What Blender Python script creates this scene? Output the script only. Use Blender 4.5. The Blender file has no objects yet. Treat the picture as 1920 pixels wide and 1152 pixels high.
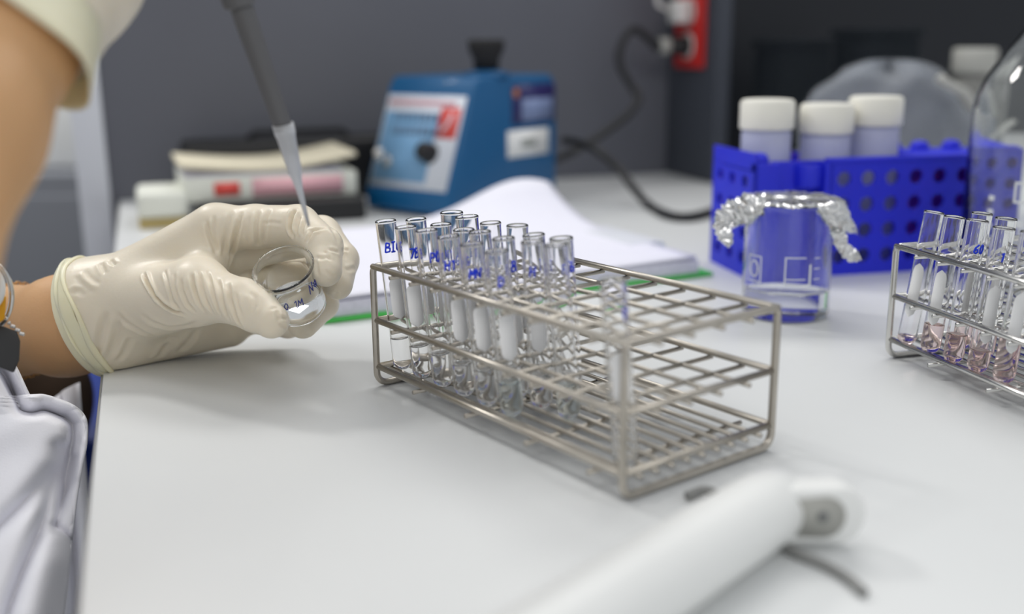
import bpy, bmesh, math, random
import numpy as np
from mathutils import Vector, Matrix
random.seed(7)
PI = math.pi
SC = bpy.context.scene
COL = SC.collection

# ------------------------------------------------------------------ camera, world, lights, exposure
CAM_F, CAM_TILT, CAM_ROLL, CAM_H = 1988.2, .2435, -.0075, .20804     # focal length in pixels of the 1920 px frame
_ct, _st, _cr, _sr = math.cos(CAM_TILT), math.sin(CAM_TILT), math.cos(CAM_ROLL), math.sin(CAM_ROLL)
FW = np.array([0, _ct, -_st]); _R0 = np.array([1., 0, 0]); _U0 = np.array([0, _st, _ct])
RT = _cr * _R0 + _sr * _U0; UP = -_sr * _R0 + _cr * _U0
CAM = np.array([0, 0, CAM_H])
cd = bpy.data.cameras.new('camera'); cam = bpy.data.objects.new('camera', cd); COL.objects.link(cam)
cd.sensor_fit = 'HORIZONTAL'; cd.sensor_width = 36; cd.lens = CAM_F / 1920 * 36
cd.clip_start = .01; cd.clip_end = 50
m = Matrix.Identity(4)
for r in range(3):
    m[r][0] = RT[r]; m[r][1] = UP[r]; m[r][2] = -FW[r]; m[r][3] = CAM[r]
cam.matrix_world = m
cd.dof.use_dof = True; cd.dof.focus_distance = .655; cd.dof.aperture_fstop = 2.8
SC.camera = cam

w = bpy.data.worlds.new('room_light'); SC.world = w; w.use_nodes = True
w.node_tree.nodes['Background'].inputs['Color'].default_value = (.93, .96, 1, 1)
w.node_tree.nodes['Background'].inputs['Strength'].default_value = .55

def area(name, loc, size, power, color=(1, .98, .95), target=(0, .65, 0)):
    l = bpy.data.lights.new(name, 'AREA'); l.shape = 'RECTANGLE'; l.size, l.size_y = size
    l.energy = power; l.color = color
    o = bpy.data.objects.new(name, l); COL.objects.link(o); o.location = loc
    o.rotation_euler = (Vector(target) - Vector(loc)).to_track_quat('-Z', 'Y').to_euler()
    return o
area('ceiling_or_fill_light', (.35, 1.75, 1.85), (1.5, .6), 16, target=(.2, 1.1, 0))
area('ceiling_or_fill_light', (-.55, .25, 1.9), (1.3, .6), 6, target=(-.2, .6, 0))
area('ceiling_or_fill_light', (.5, -1.5, 1.7), (1.5, .8), 12, target=(.1, .9, 0))
area('ceiling_or_fill_light', (-1.3, 1.75, 1.65), (.5, .3), 20, target=(-1.0, 2.1, 0))  # added fill lamp, no fixture there: brightens the instrument beyond the partition

vs = SC.view_settings
vs.view_transform = 'Standard'; vs.look = 'None'; vs.exposure = -.06; vs.gamma = 1; vs.use_curve_mapping = False
cy = SC.cycles
cy.max_bounces = 20; cy.transmission_bounces = 20; cy.glossy_bounces = 6; cy.diffuse_bounces = 4; cy.transparent_max_bounces = 16
cy.caustics_reflective = False; cy.caustics_refractive = True; cy.blur_glossy = .6
cy.use_denoising = True; cy.sample_clamp_indirect = 10.0

# ------------------------------------------------------------------ helpers
def at(px, py, d):
    """the point seen at pixel (px, py), d metres into the room from the camera plane"""
    return CAM + d * (FW + (px - 960) / CAM_F * RT - (py - 576) / CAM_F * UP)
def onz(px, py, z=0.):
    r = FW + (px - 960) / CAM_F * RT - (py - 576) / CAM_F * UP
    return CAM + r * (z - CAM_H) / r[2]

def link(name, me, mat=None, parent=None, smooth=True):
    o = bpy.data.objects.new(name, me); COL.objects.link(o)
    if mat is not None:
        for mm in (mat if isinstance(mat, (list, tuple)) else [mat]): me.materials.append(mm)
    if smooth: me.polygons.foreach_set('use_smooth', [True] * len(me.polygons))
    if parent is not None: o.parent = parent
    return o
def tag(o, label=None, cat=None, group=None, kind=None):
    if label: o['label'] = label
    if cat: o['category'] = cat
    if group: o['group'] = group
    if kind: o['kind'] = kind
    return o
def empty(name, loc=(0, 0, 0), rz=0, label=None, cat=None, group=None):
    o = bpy.data.objects.new(name, None); COL.objects.link(o); o.empty_display_size = .02
    o.location = loc; o.rotation_euler = (0, 0, rz)
    return tag(o, label, cat, group)

class MB:
    """collects shapes, then links them as ONE mesh object"""
    def __init__(s): s.v = []; s.f = []; s.mi = []
    def add(s, vs, fs, mi=0):
        k = len(s.v); s.v += [tuple(map(float, p)) for p in vs]
        s.f += [tuple(i + k for i in f) for f in fs]; s.mi += [mi] * len(fs); return s
    def box(s, c, size, rz=0, mi=0, bev=0):
        bm = bmesh.new(); bmesh.ops.create_cube(bm, size=1)
        for v in bm.verts: v.co = Vector((v.co.x * size[0], v.co.y * size[1], v.co.z * size[2]))
        if bev: bmesh.ops.bevel(bm, geom=bm.edges[:], offset=bev, segments=3, affect='EDGES', profile=.5)
        R = Matrix.Rotation(rz, 3, 'Z')
        bm.verts.index_update()
        s.add([R @ v.co + Vector(c) for v in bm.verts], [[v.index for v in f.verts] for f in bm.faces], mi); bm.free(); return s
    def lathe(s, prof, n=32, mi=0, M=None):
        """prof: list of (r, z); r = 0 closes onto the axis"""
        rows = []; vs = []; 
        for r, z in prof:
            if r <= 1e-9: rows.append([len(vs)]); vs.append((0, 0, z))
            else:
                rows.append(list(range(len(vs), len(vs) + n)))
                vs += [(r * math.cos(2 * PI * i / n), r * math.sin(2 * PI * i / n), z) for i in range(n)]
        fs = []
        for a, b in zip(rows, rows[1:]):
            for i in range(n):
                j = (i + 1) % n
                if len(a) == 1 and len(b) == 1: continue
                if len(a) == 1: fs.append((a[0], b[j], b[i])[::-1])
                elif len(b) == 1: fs.append((a[i], a[j], b[0]))
                else: fs.append((a[i], a[j], b[j], b[i]))
        if M is not None: vs = [M @ Vector(v) for v in vs]
        return s.add(vs, fs, mi)
    def tube(s, pts, r, n=10, mi=0, closed=False):
        P = [Vector(map(float, p)) for p in pts]; N = len(P)
        rr = r if isinstance(r, (list, tuple)) else [r] * N
        T = []
        for i in range(N):
            a = P[i - 1] if (i > 0 or closed) else P[i]; b = P[(i + 1) % N] if (i < N - 1 or closed) else P[i]
            t = (b - a); T.append(t.normalized() if t.length > 1e-12 else Vector((0, 0, 1)))
        ref = Vector((0, 0, 1)) if abs(T[0].z) < .9 else Vector((1, 0, 0))
        u = T[0].cross(ref).normalized(); vs = []
        for i in range(N):
            u = (u - T[i] * u.dot(T[i])); u = u.normalized() if u.length > 1e-9 else T[i].orthogonal().normalized()
            vv = T[i].cross(u)
            vs += [P[i] + (u * math.cos(2 * PI * k / n) + vv * math.sin(2 * PI * k / n)) * rr[i] for k in range(n)]
        fs = []
        for i in range(N if closed else N - 1):
            a, b = i * n, ((i + 1) % N) * n
            fs += [(a + k, a + (k + 1) % n, b + (k + 1) % n, b + k) for k in range(n)]
        if not closed:
            fs.append(tuple(range(n))[::-1]); fs.append(tuple(range((N - 1) * n, N * n)))
        return s.add(vs, fs, mi)
    def grid(s, rows, mi=0, closed=False):
        n = len(rows[0]); vs = [p for r in rows for p in r]; fs = []
        for i in range(len(rows) - 1):
            for k in range(n if closed else n - 1):
                fs.append((i * n + k, i * n + (k + 1) % n, (i + 1) * n + (k + 1) % n, (i + 1) * n + k))
        return s.add(vs, fs, mi)
    def prism(s, outline, z0, z1, mi=0):
        n = len(outline); vs = [(x, y, z0) for x, y in outline] + [(x, y, z1) for x, y in outline]
        fs = [tuple(range(n))[::-1], tuple(range(n, 2 * n))] + [(i, (i + 1) % n, n + (i + 1) % n, n + i) for i in range(n)]
        return s.add(vs, fs, mi)
    def xform(s, M):
        s.v = [tuple(M @ Vector(p)) for p in s.v]; return s
    def build(s, name, mat, parent=None, smooth=True, bevel=0, auto=None, flip1=False):
        me = bpy.data.meshes.new(name); me.from_pydata(s.v, [], s.f); me.update()
        if isinstance(mat, (list, tuple)) and any(s.mi): me.polygons.foreach_set('material_index', s.mi)
        bm = bmesh.new(); bm.from_mesh(me); bmesh.ops.recalc_face_normals(bm, faces=bm.faces[:])
        if bevel: bmesh.ops.bevel(bm, geom=[e for e in bm.edges if len(e.link_faces) == 2 and e.calc_face_angle(0) > .5], offset=bevel, segments=3, affect='EDGES', profile=.5)
        if flip1: bmesh.ops.reverse_faces(bm, faces=[f for f in bm.faces if f.material_index == 1])
        if auto is not None:
            for e in bm.edges:
                if len(e.link_faces) == 2 and e.calc_face_angle(0) > auto: e.smooth = False
        bm.to_mesh(me); bm.free()
        return link(name, me, mat, parent, smooth)

def spline(pts, k=8, closed=False):
    P = [np.array(p, float) for p in pts]; n = len(P); out = []
    for i in range(n if closed else n - 1):
        p0 = P[i - 1] if (i > 0 or closed) else P[0]; p1 = P[i]; p2 = P[(i + 1) % n]; p3 = P[(i + 2) % n] if (i + 2 < n or closed) else P[-1]
        for j in range(k):
            t = j / k
            out.append(.5 * (2 * p1 + (p2 - p0) * t + (2 * p0 - 5 * p1 + 4 * p2 - p3) * t * t + (3 * p1 - p0 - 3 * p2 + p3) * t ** 3))
    if not closed: out.append(P[-1])
    return out

# ------------------------------------------------------------------ materials
def srgb(r, g, b): return tuple((c / 255 / 12.92 if c / 255 <= .04045 else ((c / 255 + .055) / 1.055) ** 2.4) for c in (r, g, b)) + (1,)
def mat(name, col, rough=.5, metal=0, trans=0, ior=1.45, noise=0, nscale=40, bump=0, bscale=200, alpha=1, sub=0, subr=(.01, .006, .004), spec=.5, coat=0):
    mm = bpy.data.materials.new(name); mm.use_nodes = True; nt = mm.node_tree; b = nt.nodes['Principled BSDF']
    col = col if len(col) == 4 else tuple(col) + (1,)
    b.inputs['Base Color'].default_value = col; b.inputs['Roughness'].default_value = rough; b.inputs['Metallic'].default_value = metal
    b.inputs['IOR'].default_value = ior; b.inputs['Transmission Weight'].default_value = trans; b.inputs['Alpha'].default_value = alpha
    b.inputs['Specular IOR Level'].default_value = spec; b.inputs['Coat Weight'].default_value = coat
    if sub:
        b.inputs['Subsurface Weight'].default_value = sub; b.inputs['Subsurface Radius'].default_value = subr; b.inputs['Subsurface Scale'].default_value = 1
    if noise or bump:
        tc = nt.nodes.new('ShaderNodeTexCoord')
    if noise:
        nz = nt.nodes.new('ShaderNodeTexNoise'); nz.inputs['Scale'].default_value = nscale; nz.inputs['Detail'].default_value = 3
        nt.links.new(tc.outputs['Object'], nz.inputs['Vector'])
        mr = nt.nodes.new('ShaderNodeMapRange'); mr.inputs['From Min'].default_value = .3; mr.inputs['From Max'].default_value = .7
        mr.inputs['To Min'].default_value = 1 - noise; mr.inputs['To Max'].default_value = 1 + noise
        nt.links.new(nz.outputs['Fac'], mr.inputs['Value'])
        mx = nt.nodes.new('ShaderNodeVectorMath'); mx.operation = 'SCALE'; mx.inputs[0].default_value = col[:3]
        nt.links.new(mr.outputs['Result'], mx.inputs['Scale']); nt.links.new(mx.outputs['Vector'], b.inputs['Base Color'])
    if bump:
        n2 = nt.nodes.new('ShaderNodeTexNoise'); n2.inputs['Scale'].default_value = bscale; n2.inputs['Detail'].default_value = 4
        nt.links.new(tc.outputs['Object'], n2.inputs['Vector'])
        bp = nt.nodes.new('ShaderNodeBump'); bp.inputs['Strength'].default_value = bump; bp.inputs['Distance'].default_value = .001
        nt.links.new(n2.outputs['Fac'], bp.inputs['Height']); nt.links.new(bp.outputs['Normal'], b.inputs['Normal'])
    return mm
M = dict(
    table=mat('table_laminate', srgb(219, 221, 221), .38, noise=.012, nscale=9),
    table_edge=mat('table_edge_band', srgb(150, 150, 150), .35),
    floor=mat('floor_vinyl', srgb(120, 122, 124), .5, noise=.05, nscale=3),
    wall=mat('charcoal_partition', srgb(103, 105, 113), .75, noise=.03, nscale=5),
    wall_side=mat('slate_partition', srgb(68, 72, 81), .7, noise=.03, nscale=5),
    wall_dark=mat('navy_black_panel', srgb(20, 24, 32), .5, noise=.05, nscale=4),
    trim=mat('pale_trim', srgb(222, 225, 232), .45),
    cabinet=mat('grey_cabinet', srgb(118, 121, 128), .6, noise=.02, nscale=4),
    white=mat('white_plastic', srgb(236, 237, 235), .35, noise=.01),
    capwhite=mat('white_cap', srgb(236, 234, 224), .5, noise=.01),
    steel=mat('stainless_wire', srgb(188, 182, 172), .33, metal=1, noise=.08, nscale=60),
    chrome=mat('bright_wire', srgb(214, 213, 210), .18, metal=1, noise=.05, nscale=60),
    glass=mat('clear_glass', (1, 1, 1, 1), 0, trans=1, ior=1.47),
    glass2=mat('thick_glass', (.97, .985, .985, 1), .0, trans=1, ior=1.47),
    frost=mat('frosted_patch', srgb(250, 250, 250), .8),
    ink=mat('blue_ink', srgb(24, 62, 232), .5, noise=.1, nscale=300),
    inkdark=mat('dark_blue_ink', srgb(36, 52, 150), .5, noise=.1, nscale=300),
    gradu=mat('white_print', srgb(225, 228, 232), .6),
    glove=mat('latex_glove', srgb(229, 219, 199), .40, noise=.02, nscale=30, bump=.10, bscale=420, sub=.35, subr=(.004, .003, .002)),
    cuff=mat('latex_cuff', srgb(236, 229, 196), .42, noise=.02, nscale=30, sub=.3, subr=(.004, .003, .002)),
    skin=mat('brown_skin', srgb(207, 162, 116), .5, noise=.04, nscale=25, bump=.12, bscale=500, sub=.25, subr=(.006, .003, .0015)),
    coat=mat('white_coat_cotton', srgb(243, 243, 249), .85, noise=.015, nscale=60, bump=.2, bscale=900),
    trousers=mat('dark_brown_cloth', srgb(64, 48, 34), .9, noise=.1, nscale=80),
    gold=mat('gold', srgb(212, 160, 90), .3, metal=1),
    yellow=mat('yellow_leather', srgb(226, 160, 16), .55, bump=.5, bscale=700),
    dark=mat('dark_plastic', srgb(58, 58, 58), .4),
    black=mat('black_plastic', srgb(28, 28, 30), .45),
    rubber=mat('black_rubber', srgb(24, 24, 26), .7),
    pipette_grey=mat('dark_grey_plastic', srgb(96, 96, 98), .45),
    tip=mat('translucent_tip', srgb(246, 248, 252), .28, trans=.6, ior=1.3),
    vortex=mat('blue_enamel', srgb(2, 86, 136), .45, noise=.03, nscale=14, coat=.1),
    panel=mat('panel_white', srgb(214, 219, 228), .4),
    panel_blue=mat('panel_blue', srgb(120, 166, 205), .4, noise=.1, nscale=40),
    panel_text=mat('panel_slate', srgb(96, 122, 150), .5),
    streak_bar=mat('streak_grey', srgb(138, 138, 136), .5), red=mat('red_print', srgb(222, 84, 76), .5), pinkred=mat('pink_print', srgb(206, 150, 160), .5),
    navy=mat('navy_sticker', srgb(34, 36, 92), .4), lilac=mat('pale_lilac_sticker', srgb(122, 138, 176), .5),
    orange=mat('orange_print', srgb(176, 110, 60), .5), greytext=mat('grey_print', srgb(160, 164, 160), .5),
    blue=mat('blue_rack_plastic', srgb(34, 44, 214), .5, noise=.04, nscale=20),
    seat=mat('blue_seat', srgb(20, 56, 150), .5),
    jar=mat('translucent_jar', srgb(206, 210, 238), .45, trans=.3, ior=1.2),
    foil=mat('aluminium_foil', srgb(226, 226, 226), .16, metal=1),
    paper=mat('paper_white', srgb(232, 232, 243), .8, noise=.01),
    paper_edge=mat('paper_edges', srgb(214, 213, 228), .85, noise=.06, nscale=200),
    green=mat('green_board', srgb(74, 190, 84), .5),
    cream=mat('cream_card', srgb(222, 214, 190), .7, noise=.03), ochre=mat('ochre_card', srgb(176, 158, 104), .7),
    offwhite=mat('offwhite_card', srgb(222, 224, 214), .6), pinkcard=mat('pink_card', srgb(232, 180, 188), .6),
    socket=mat('red_socket_plastic', srgb(204, 44, 40), .4), socketw=mat('socket_white', srgb(222, 220, 216), .4),
    grey=mat('grey_plastic', srgb(120, 122, 122), .5), bag=mat('clear_film', srgb(212, 216, 222), .25, trans=.80, ior=1.08, bump=.4, bscale=30),
    palecap=mat('pale_grey_cap', srgb(172, 172, 166), .6), greybottle=mat('grey_bottle', srgb(128, 128, 124), .5),
    tub=mat('smoky_tub', srgb(120, 128, 136), .2, trans=.92, ior=1.06), lime=mat('lime_label', srgb(200, 205, 110), .6),
)
M['blue'].node_tree.nodes['Principled BSDF'].inputs['Subsurface Weight'].default_value = .1

def glassy(name, col, ior):
    mm = bpy.data.materials.new(name); mm.use_nodes = True; nt = mm.node_tree; nt.nodes.remove(nt.nodes['Principled BSDF'])
    g = nt.nodes.new('ShaderNodeBsdfGlass'); g.inputs['Color'].default_value = col; g.inputs['IOR'].default_value = ior; g.inputs['Roughness'].default_value = 0
    nt.links.new(g.outputs['BSDF'], nt.nodes['Material Output'].inputs['Surface']); return mm
# a liquid in glass: its free surface meets air (1.33), its sides meet glass (1.47 / 1.33)
for k_, c_ in (('water', (1, 1, 1, 1)), ('teal', (.955, .985, .988, 1)), ('pink', srgb(254, 244, 242))):
    M[k_] = [glassy(k_ + '_surface', c_, 1.33), glassy(k_ + '_in_glass', c_, 1.105)]

# handwriting strokes: unit-height letters
FONT = {
 'B': [[(0, 0), (.05, 1)], [(.05, 1), (.4, .9), (.4, .62), (.05, .52), (.48, .42), (.46, .08), (0, 0)]],
 'I': [[(0, 1), (.4, 1)], [(.2, 1), (.2, 0)], [(0, 0), (.42, 0)]],
 'C': [[(.5, .85), (.28, 1), (.02, .7), (.02, .25), (.25, 0), (.5, .12)]],
 'G': [[(.5, .85), (.28, 1), (.02, .7), (.02, .25), (.25, 0), (.5, .12), (.5, .45), (.3, .45)]],
 '7': [[(0, 1), (.5, .95), (.2, 0)]], '1': [[(.05, .8), (.25, 1), (.25, 0)]],
 'P': [[(.05, 0), (.05, 1), (.45, .9), (.42, .55), (.05, .48)]],
 'O': [[(.25, 1), (.02, .6), (.1, .1), (.3, 0), (.5, .35), (.45, .85), (.25, 1)]], '0': [[(.22, 1), (.02, .55), (.12, .05), (.3, .02), (.44, .5), (.38, .9), (.22, 1)]],
 'N': [[(0, 0), (.05, 1), (.42, .02), (.48, 1)]], 'M': [[(0, 0), (.08, 1), (.28, .35), (.5, 1), (.55, 0)]],
 'i': [[(.1, .6), (.1, 0)], [(.1, .85), (.12, .9)]], 't': [[(.2, 1), (.18, .1), (.35, 0)], [(0, .65), (.4, .68)]],
 'E': [[(.45, 1), (.03, .97), (0, .02), (.45, 0)], [(.02, .52), (.38, .54)]], 'F': [[(.48, 1), (.03, .97), (0, 0)], [(.02, .52), (.38, .54)]],
 'b': [[(.03, 1), (.03, 0), (.38, .06), (.4, .42), (.05, .5)]], 'a': [[(.4, .55), (.1, .55), (.02, .2), (.2, 0), (.4, .15), (.42, .6), (.45, 0)]],
 '6': [[(.4, 1), (.08, .6), (.03, .15), (.25, 0), (.44, .2), (.35, .48), (.06, .35)]], '.': [[(.1, 0), (.13, .05)]],
 'H': [[(.03, 1), (0, 0)], [(.45, 1), (.43, 0)], [(.02, .52), (.45, .55)]], 'J': [[(.4, 1), (.42, .3), (.2, 0), (0, .2)]], ')': [[(.05, 1), (.35, .7), (.3, .3), (.02, 0)]],
 '2': [[(.03, .8), (.22, 1), (.44, .78), (.05, 0), (.48, .02)]], 'D': [[(.03, 0), (.05, 1), (.4, .8), (.44, .3), (.03, 0)]], ' ': [],
}
def scrawl(mb, text, R, ang, z0, hgt, rad, slant=0., step=.62, tilt=0.):
    """text written round a cylinder of radius R whose axis is local z, starting at angle ang (radians)"""
    x = 0
    for k, ch in enumerate(text):
        for st in FONT[ch]:
            pts = []
            for (a, b), (c, d) in zip(st, st[1:]):
                for q in range(4): pts.append((a + (c - a) * q / 4, b + (d - b) * q / 4))
            pts.append(st[-1])
            P3 = []
            for a, b in pts:
                u = (x + a + slant * b) * hgt; th = ang + u / R
                P3.append((R * math.cos(th), R * math.sin(th), z0 + b * hgt + tilt * u))
            mb.tube(P3, rad, n=6)
        x += (.42 if ch in 'i.1' else step)
    return mb

# ------------------------------------------------------------------ the setting
ROT = math.atan2(.3245, .946)                # the table and the back wall are turned this much against the camera
EX = np.array([math.cos(ROT), math.sin(ROT)]); EY = np.array([-math.sin(ROT), math.cos(ROT)])
TO = np.array([-.5445, 1.4695])              # back left corner of the table
def tp(u, v, z=0): p = TO + u * EX + v * EY; return (p[0], p[1], z)
def tbox(name, u0, u1, v0, v1, z0, z1, mt, parent=None, bevel=.001):
    c = tp((u0 + u1) / 2, (v0 + v1) / 2, (z0 + z1) / 2)
    return MB().box(c, (u1 - u0, v1 - v0, z1 - z0), ROT).build(name, mt, parent, bevel=bevel, auto=.6)
def struct(o, label, cat): return tag(o, label, cat, kind='structure')

struct(tbox('floor', -2.5, 3, -3, 1.8, -.79, -.75, M['floor']), 'grey vinyl floor below the lab bench', 'floor')
t = empty('lab_bench', tp(0, 0), ROT, 'long pale grey laminate lab bench top with a dark edge strip', 'table')
MB().box((1.2, -.9, -.0125), (2.4, 1.8, .025)).build('bench_top', M['table'], t, bevel=.0012, auto=.6)
MB().box((-.0008, -.9, -.0135), (.0016, 1.8, .023)).build('edge_strip', M['table_edge'], t)
for u, v in ((.06, -.06), (2.34, -.06), (.06, -1.74), (2.34, -1.74)):
    MB().box((u + .1, v, -.3875), (.05, .05, .725)).build('leg', M['table_edge'], t, bevel=.003, auto=.6)
struct(tbox('wall_back', -.012, .845, .002, .03, -.75, .75, M['wall']), 'charcoal grey partition panel behind the bench', 'wall')
struct(tbox('trim_1', -.052, -.012, -.004, .034, -.75, .75, M['trim']), 'pale vertical end post of the charcoal partition', 'trim')
struct(tbox('wall_right', .845, .869, -.15, .03, .0005, .75, M['wall_side']), 'slate side panel of the bench carrying the red socket', 'wall')
struct(tbox('wall_back_right', .869, 2.4, .002, .03, -.75, .75, M['wall_dark']), 'dark navy back panel behind the blue tube rack', 'wall')
struct(tbox('wall_far', -4, 4, 2.2, 2.3, -.75, 1.7, M['cabinet']), 'far grey wall of the room beyond the partition', 'wall')

# ------------------------------------------------------------------ wire racks
RL, RW, ZT, ZM, ZL = .22069, .10695, .0769, .0434, .0137
PU, PV = RL / 10, RW / 5
def make_rack(loc, yaw, label, mt):
    t = empty('test_tube_rack', loc, yaw, label, 'test tube rack')
    for u in (0, RL):
        z0, z1, q = .0022, ZT, .0075
        path = []
        for (cv, cz, a0) in ((q, z0 + q, -PI / 2), (q, z1 - q * .5, PI), (RW - q, z1 - q * .5, PI / 2), (RW - q, z0 + q, 0)):
            rad = q if cz < .03 else q * .5
            cv2 = rad if cv < .05 else RW - rad
            for k in range(7):
                a = a0 - k / 6 * PI / 2
                path.append((u, cv2 + rad * math.cos(a), cz + rad * math.sin(a)))
        MB().tube(path, .0021, n=12, closed=True).build('end_frame', mt, t)
    for z in (ZT, ZM):
        b = MB()
        for v in (.0004, RW - .0004): b.tube([(-.001, v, z), (RL + .001, v, z)], .00185, n=10)
        if z == ZM:
            for u in (.0004, RL - .0004): b.tube([(u, 0, z), (u, RW, z)], .00185, n=10)
        for i in range(1, 10): b.tube([(i * PU, -.0018, z - .0031), (i * PU, RW + .0018, z - .0031)], .00135, n=8)
        for j in range(1, 5): b.tube([(-.002, j * PV, z - .0033), (RL + .002, j * PV, z - .0033)], .00135, n=8)
        b.build('wire_shelf', mt, t)
    b = MB()
    for v in (.0004, RW - .0004): b.tube([(-.001, v, ZL), (RL + .001, v, ZL)], .00185, n=10)
    for u in (.0004, RL - .0004): b.tube([(u, 0, ZL), (u, RW, ZL)], .00185, n=10)
    for i in (2, 4.4, 6.8, 9): b.tube([(i * PU, -.0018, ZL - .0055), (i * PU, RW + .0018, ZL - .0055)], .00135, n=8)
    for j in range(1, 10): b.tube([(-.002, j * RW / 10, ZL - .003), (RL + .002, j * RW / 10, ZL - .003)], .0013, n=8)
    b.build('bottom_shelf', mt, t)
    return t
R1 = (-.084444, .632028, 0); Y1 = -.9125
R2 = (.2530, .6855, 0); Y2 = -1.29
make_rack(R1, Y1, 'dull steel wire test tube rack in the middle, mostly empty at its near end', M['steel'])
make_rack(R2, Y2, 'shiny wire test tube rack holding the tubes of pink liquid', M['chrome'])

# ------------------------------------------------------------------ test tubes
def tube_profile(R, wall, H, lvl=0):
    o = [(R * math.sin(a), R - R * math.cos(a)) for a in [i * PI / 2 / 8 for i in range(9)]]
    lip = R + .0002
    o += [(R, H * .5), (R, H - .0022), (lip, H - .0012), (lip, H - .0005), (lip - .0005, H), (lip - .001, H - .0002)]
    r = R - wall
    o[0] = (0, 0)
    o += [(r, H - .0015), (r, H * .5)]
    if lvl: return o + [(r, lvl)]                              # below the level the liquid's own skin bounds the glass
    o += [(r * math.cos(a), wall + .0004 + r - r * math.sin(a)) for a in [i * PI / 2 / 8 for i in range(9)]]
    o[-1] = (0, wall + .0004)
    return o
def liquid_profile(R, wall, H):
    r = R - wall; z0 = wall + .0004
    o = [(0, z0)] + [(r * math.sin(a), z0 + r - r * math.cos(a)) for a in [i * PI / 2 / 8 for i in range(1, 9)]]
    return o + [(r, H), (r - .0003, H - .0004), (r - .001, H - .0008), (0, H - .0009)]
def liquid(prof, n, ntop, mats, parent):
    b = MB(); b.lathe(prof, n); k = n * ntop; b.mi = [1] * (len(b.f) - k) + [0] * k
    return b.build('liquid', mats, parent, flip1=True)
_mesh = {}
def tube_thing(foot, top, R, H, label, group, lvl, liq, text=None, tang=0., tz=.013, th=.0055, pang=None, pz=(.36, .64), pw=.75):
    """a tube standing on `foot` and leaning towards `top`"""
    foot, top = Vector(foot), Vector(top)
    t = empty('test_tube', foot, 0, label, 'test tube', group)
    q = Vector((0, 0, 1)).rotation_difference((top - foot).normalized()); t.rotation_euler = q.to_euler()
    wall = .0009
    MB().lathe(tube_profile(R, wall, H, lvl), 28).build('glass_wall', M['glass'], t, auto=None)
    if lvl: liquid(liquid_profile(R, wall, lvl), 28, 3, liq, t)
    toc = math.atan2(-foot.y, -foot.x)                          # the side of the tube towards the room's front
    if pang is not None:
        n, k = 12, 16; rows = []
        for a in range(k + 1):
            s = a / k; z = H * (pz[0] + (pz[1] - pz[0]) * s)
            e = min(s, 1 - s) * 5; wd = pw * (math.sqrt(max(0, 1 - (1 - min(1, e)) ** 2)) * .9 + .1)
            rows.append([((R + .00008) * math.cos(toc + pang + wd * (2 * i / n - 1)), (R + .00008) * math.sin(toc + pang + wd * (2 * i / n - 1)), z) for i in range(n + 1)])
        MB().grid(rows).build('marking_patch', M['frost'], t)
    if text:
        b = MB(); scrawl(b, text, R + .0001, toc + tang, H - tz, th, .00056, slant=.12)
        b.build('handwriting', M['ink'], t)
    return t
def rack_pt(R0, Y, u, v, z): return (R0[0] + u * math.cos(Y) - v * math.sin(Y), R0[1] + u * math.sin(Y) + v * math.cos(Y), z)
G1 = 'tubes of clear liquid in the middle wire rack'
row = ['front row', 'second row', 'third row']
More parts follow.
